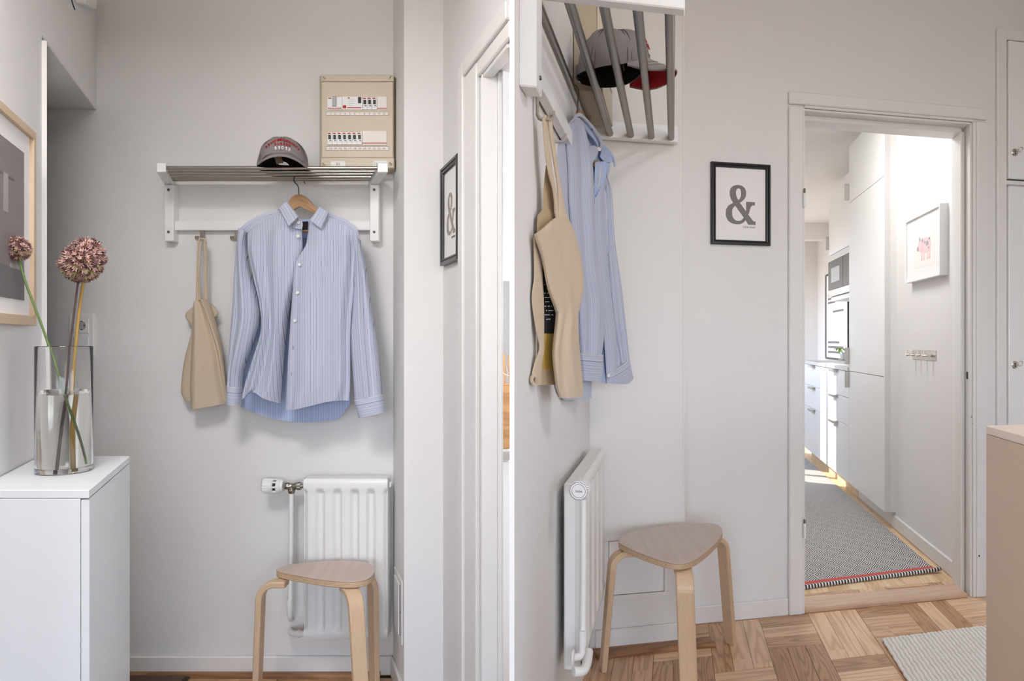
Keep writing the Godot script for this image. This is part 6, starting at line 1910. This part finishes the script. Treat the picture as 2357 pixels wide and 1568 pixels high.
	# plain bars in place of the type of a known poster
	for b in [[0.10, 0.42, 0.735, 0.022], [0.10, 0.40, 0.690, 0.022], [0.10, 0.44, 0.645, 0.022], [0.34, 0.80, 0.535, 0.022], [0.10, 0.62, 0.185, 0.024], [0.10, 0.80, 0.130, 0.024], [0.10, 0.66, 0.072, 0.024]]:
		part(ps[0], "type_line", MB.new().slab(pa + pr * b[0] + pu * b[2] - po * 0.0103, pr * (b[1] - b[0]), pu * b[3], po * 0.0008, 0.0), M.print_grey)
	# pig picture
	var pg := framed("framed_drawing", "white box framed drawing of a pink spotted pig on the kitchen wall", KP, 2083, 2163, 509, 653, 0.014, 0.04, M.lacquer, M.paper, false)
	var qa: Vector3 = pg[1]
	var qr: Vector3 = pg[2].normalized()
	var ww: float = pg[2].length()
	var hh: float = pg[3].y
	var qo: Vector3 = pg[4]
	part(pg[0], "paper", MB.new().slab(qa + qr * ww * 0.24 + Vector3.UP * hh * 0.2 - qo * 0.0105, qr * ww * 0.58, Vector3.UP * hh * 0.6, qo * 0.0005, 0.0), M.paper_warm)
	var blob := func(nm: String, pts: Array, lift: float, m: Material) -> void:
		var pp := PackedVector2Array()
		var cl := pts.duplicate()
		cl.append(pts[0])
		for q in curve(cl, pts.size() * 4).slice(0, pts.size() * 4):
			pp.append(Vector2(q.x * ww, q.y * hh))
		part(pg[0], nm, MB.new().prism(pp, qa - qo * (0.0100 - lift), qr, Vector3.UP, qo * 0.0004), m)
	var ring := func(x: float, y: float, a: float, b: float, tilt := 0.0) -> Array:
		var r := []
		for i in 8:
			var q := Vector2(cos(TAU * i / 8) * a, sin(TAU * i / 8) * b).rotated(tilt)
			r.append(Vector2(x, y) + q)
		return r
	for l in [0.46, 0.52, 0.62, 0.68]:
		blob.call("pig_leg", [Vector2(l - 0.015, 0.46), Vector2(l + 0.02, 0.46), Vector2(l + 0.018, 0.33), Vector2(l + 0.022, 0.29), Vector2(l - 0.02, 0.29), Vector2(l - 0.012, 0.33)], 0.0002, M.pig)
	blob.call("pig_body", ring.call(0.57, 0.50, 0.155, 0.115), 0.0005, M.pig)
	blob.call("pig_head", ring.call(0.42, 0.51, 0.075, 0.085), 0.0009, M.pig)
	blob.call("pig_snout", ring.call(0.355, 0.48, 0.03, 0.035), 0.0012, M.pig_spot)
	blob.call("pig_ear", [Vector2(0.40, 0.58), Vector2(0.44, 0.60), Vector2(0.40, 0.66)], 0.0012, M.pig_spot)
	blob.call("pig_ear", [Vector2(0.46, 0.58), Vector2(0.50, 0.56), Vector2(0.49, 0.63)], 0.0012, M.pig_spot)
	for s in [[0.62, 0.52, 0.04], [0.68, 0.58, 0.022], [0.55, 0.55, 0.02], [0.66, 0.45, 0.018]]:
		blob.call("pig_spot", ring.call(s[0], s[1], s[2], s[2] * 0.9), 0.001, M.pig_spot)
	# hook rail
	var hr := thing("hook_rail", "brushed steel rail with four pegs on the kitchen wall below the pig drawing", "hook rail", onp(KP, 2128, 828, 0.0))
	var ra := onp(KP, 2101, 826.5, 0.0)
	var rb := onp(KP, 2155.5, 829, 0.0)
	var kn := d3(KP[2])
	var rw := Vector3(rb.x - ra.x, 0, rb.z - ra.z)
	part(hr, "plate", MB.new().slab(ra, rw, Vector3(0, 0.056, 0), kn * 0.003, 0.001), M.alu)
	for i in 4:
		var q := ra + rw * (0.14 + i * 0.24) + Vector3(0, 0.027, 0)
		var pgx := part(hr, "peg", MB.new().lathe([[0.0085, 0.003], [0.0085, 0.052], [0.0075, 0.054], [0.0001, 0.054]], q, kn, 16), M.chrome)
		part(pgx, "pin", MB.new().tube([q + kn * 0.044, q + kn * 0.044 + Vector3(0, 0.026, 0)], 0.0035, 10), M.chrome)
	# things of the kitchen seen at the casing: edge of a wooden stool or table beyond
	# runner
	var f1 := flat_at(2166, 1322, 0.0)
	var fa := Vector2(f1.x, -f1.z)
	var dir := Vector2(0.225, 1).normalized()
	var wdir := Vector2(0.955, 0.296)
	var rg := thing("runner_rug", "long black and white diamond runner with a coral end stripe on the kitchen boards", "rug", w3(fa - wdir * 0.5, 0))
	var left: Vector2 = fa - wdir * 0.98
	part(rg, "pile", MB.new().slab(w3(left + dir * 0.115, 0.0005), d3(dir * 4.2), d3(wdir * 0.97), Vector3(0, 0.007, 0), 0.002), M.rug_diamond)
	part(rg, "end_stripe", MB.new().slab(w3(left + dir * 0.045, 0.0005), d3(dir * 0.069), d3(wdir * 0.975), Vector3(0, 0.0072, 0), 0.002), M.rug_red, "coral red stripe")
	var hem := []
	for i in 41:
		hem.append(w3(left + wdir * (0.985 * i / 40.0) + dir * (0.028 + 0.012 * sin(i / 40.0 * PI)), 0.010 + (0.008 * pow(i / 40.0, 6))))
	var hm := MB.new().tube(hem, 0.011, 12)
	for i in hm.uv.size():
		hm.uv[i] = Vector2(hm.uv[i].y, hm.uv[i].x)
	part(rg, "bound_end", hm, M.rug_hem, "rolled hem in black and white stripes")

func build_rugs() -> void:
	var a := flat_at(2030, 1478, 0.0)
	var b := flat_at(2270, 1447, 0.0)
	var c := flat_at(2085, 1568, 0.0)
	var w := (b - a).normalized()
	var l := (c - a).normalized()
	var t := thing("woven_rug", "pale grey woven wool rug on the parquet beside the beige cabinet", "rug", a)
	part(t, "pile", MB.new().slab(a + Vector3(0, 0.0006, 0) + w * 0.004 + l * 0.004, l * 0.9, w * 0.9, Vector3(0, 0.010, 0), 0.004), M.rug_wool)
	# rows of looped stitches in real relief
	var mb := MB.new()
	for i in 46:
		var pts := []
		for j in 41:
			var s := j / 40.0
			pts.append(a + w * (0.006 + i * 0.0195) + l * (0.004 + s * 0.88) + Vector3(0, 0.0098 + 0.0022 * absf(sin(j * 1.57 + i)), 0) + w * 0.0022 * sin(j * 2.1 + i * 0.7))
		mb.tube(pts, 0.0062, 6, false)
	var lp := part(t, "stitch_row", mb, M.rug_wool)
	lp.set_meta("kind", "stuff")
	var bd := []
	for j in 41:
		bd.append(a + l * 0.003 + w * (0.9 * j / 40.0) + Vector3(0, 0.007 + 0.002 * sin(j * 1.9), 0))
	part(t, "bound_edge", MB.new().tube(bd, 0.0068, 8), M.rug_wool)
	var d := flat_at(300, 1557, 0.0)
	var m := thing("door_mat", "brown bristle door mat on the floor beside the white cabinet", "door mat", Vector3(-1.3, 0, -2.40))
	part(m, "bristle", MB.new().slab(Vector3(-1.75, 0.0004, -2.468), Vector3(0, 0, 0.40), Vector3(0.595, 0, 0), Vector3(0, 0.012, 0), 0.003), M.mat_brown)
	part(m, "rubber_edge", MB.new().slab(Vector3(-1.154, 0.0004, -2.468), Vector3(0, 0, 0.40), Vector3(0.012, 0, 0), Vector3(0, 0.008, 0), 0.002), M.trim_dark)
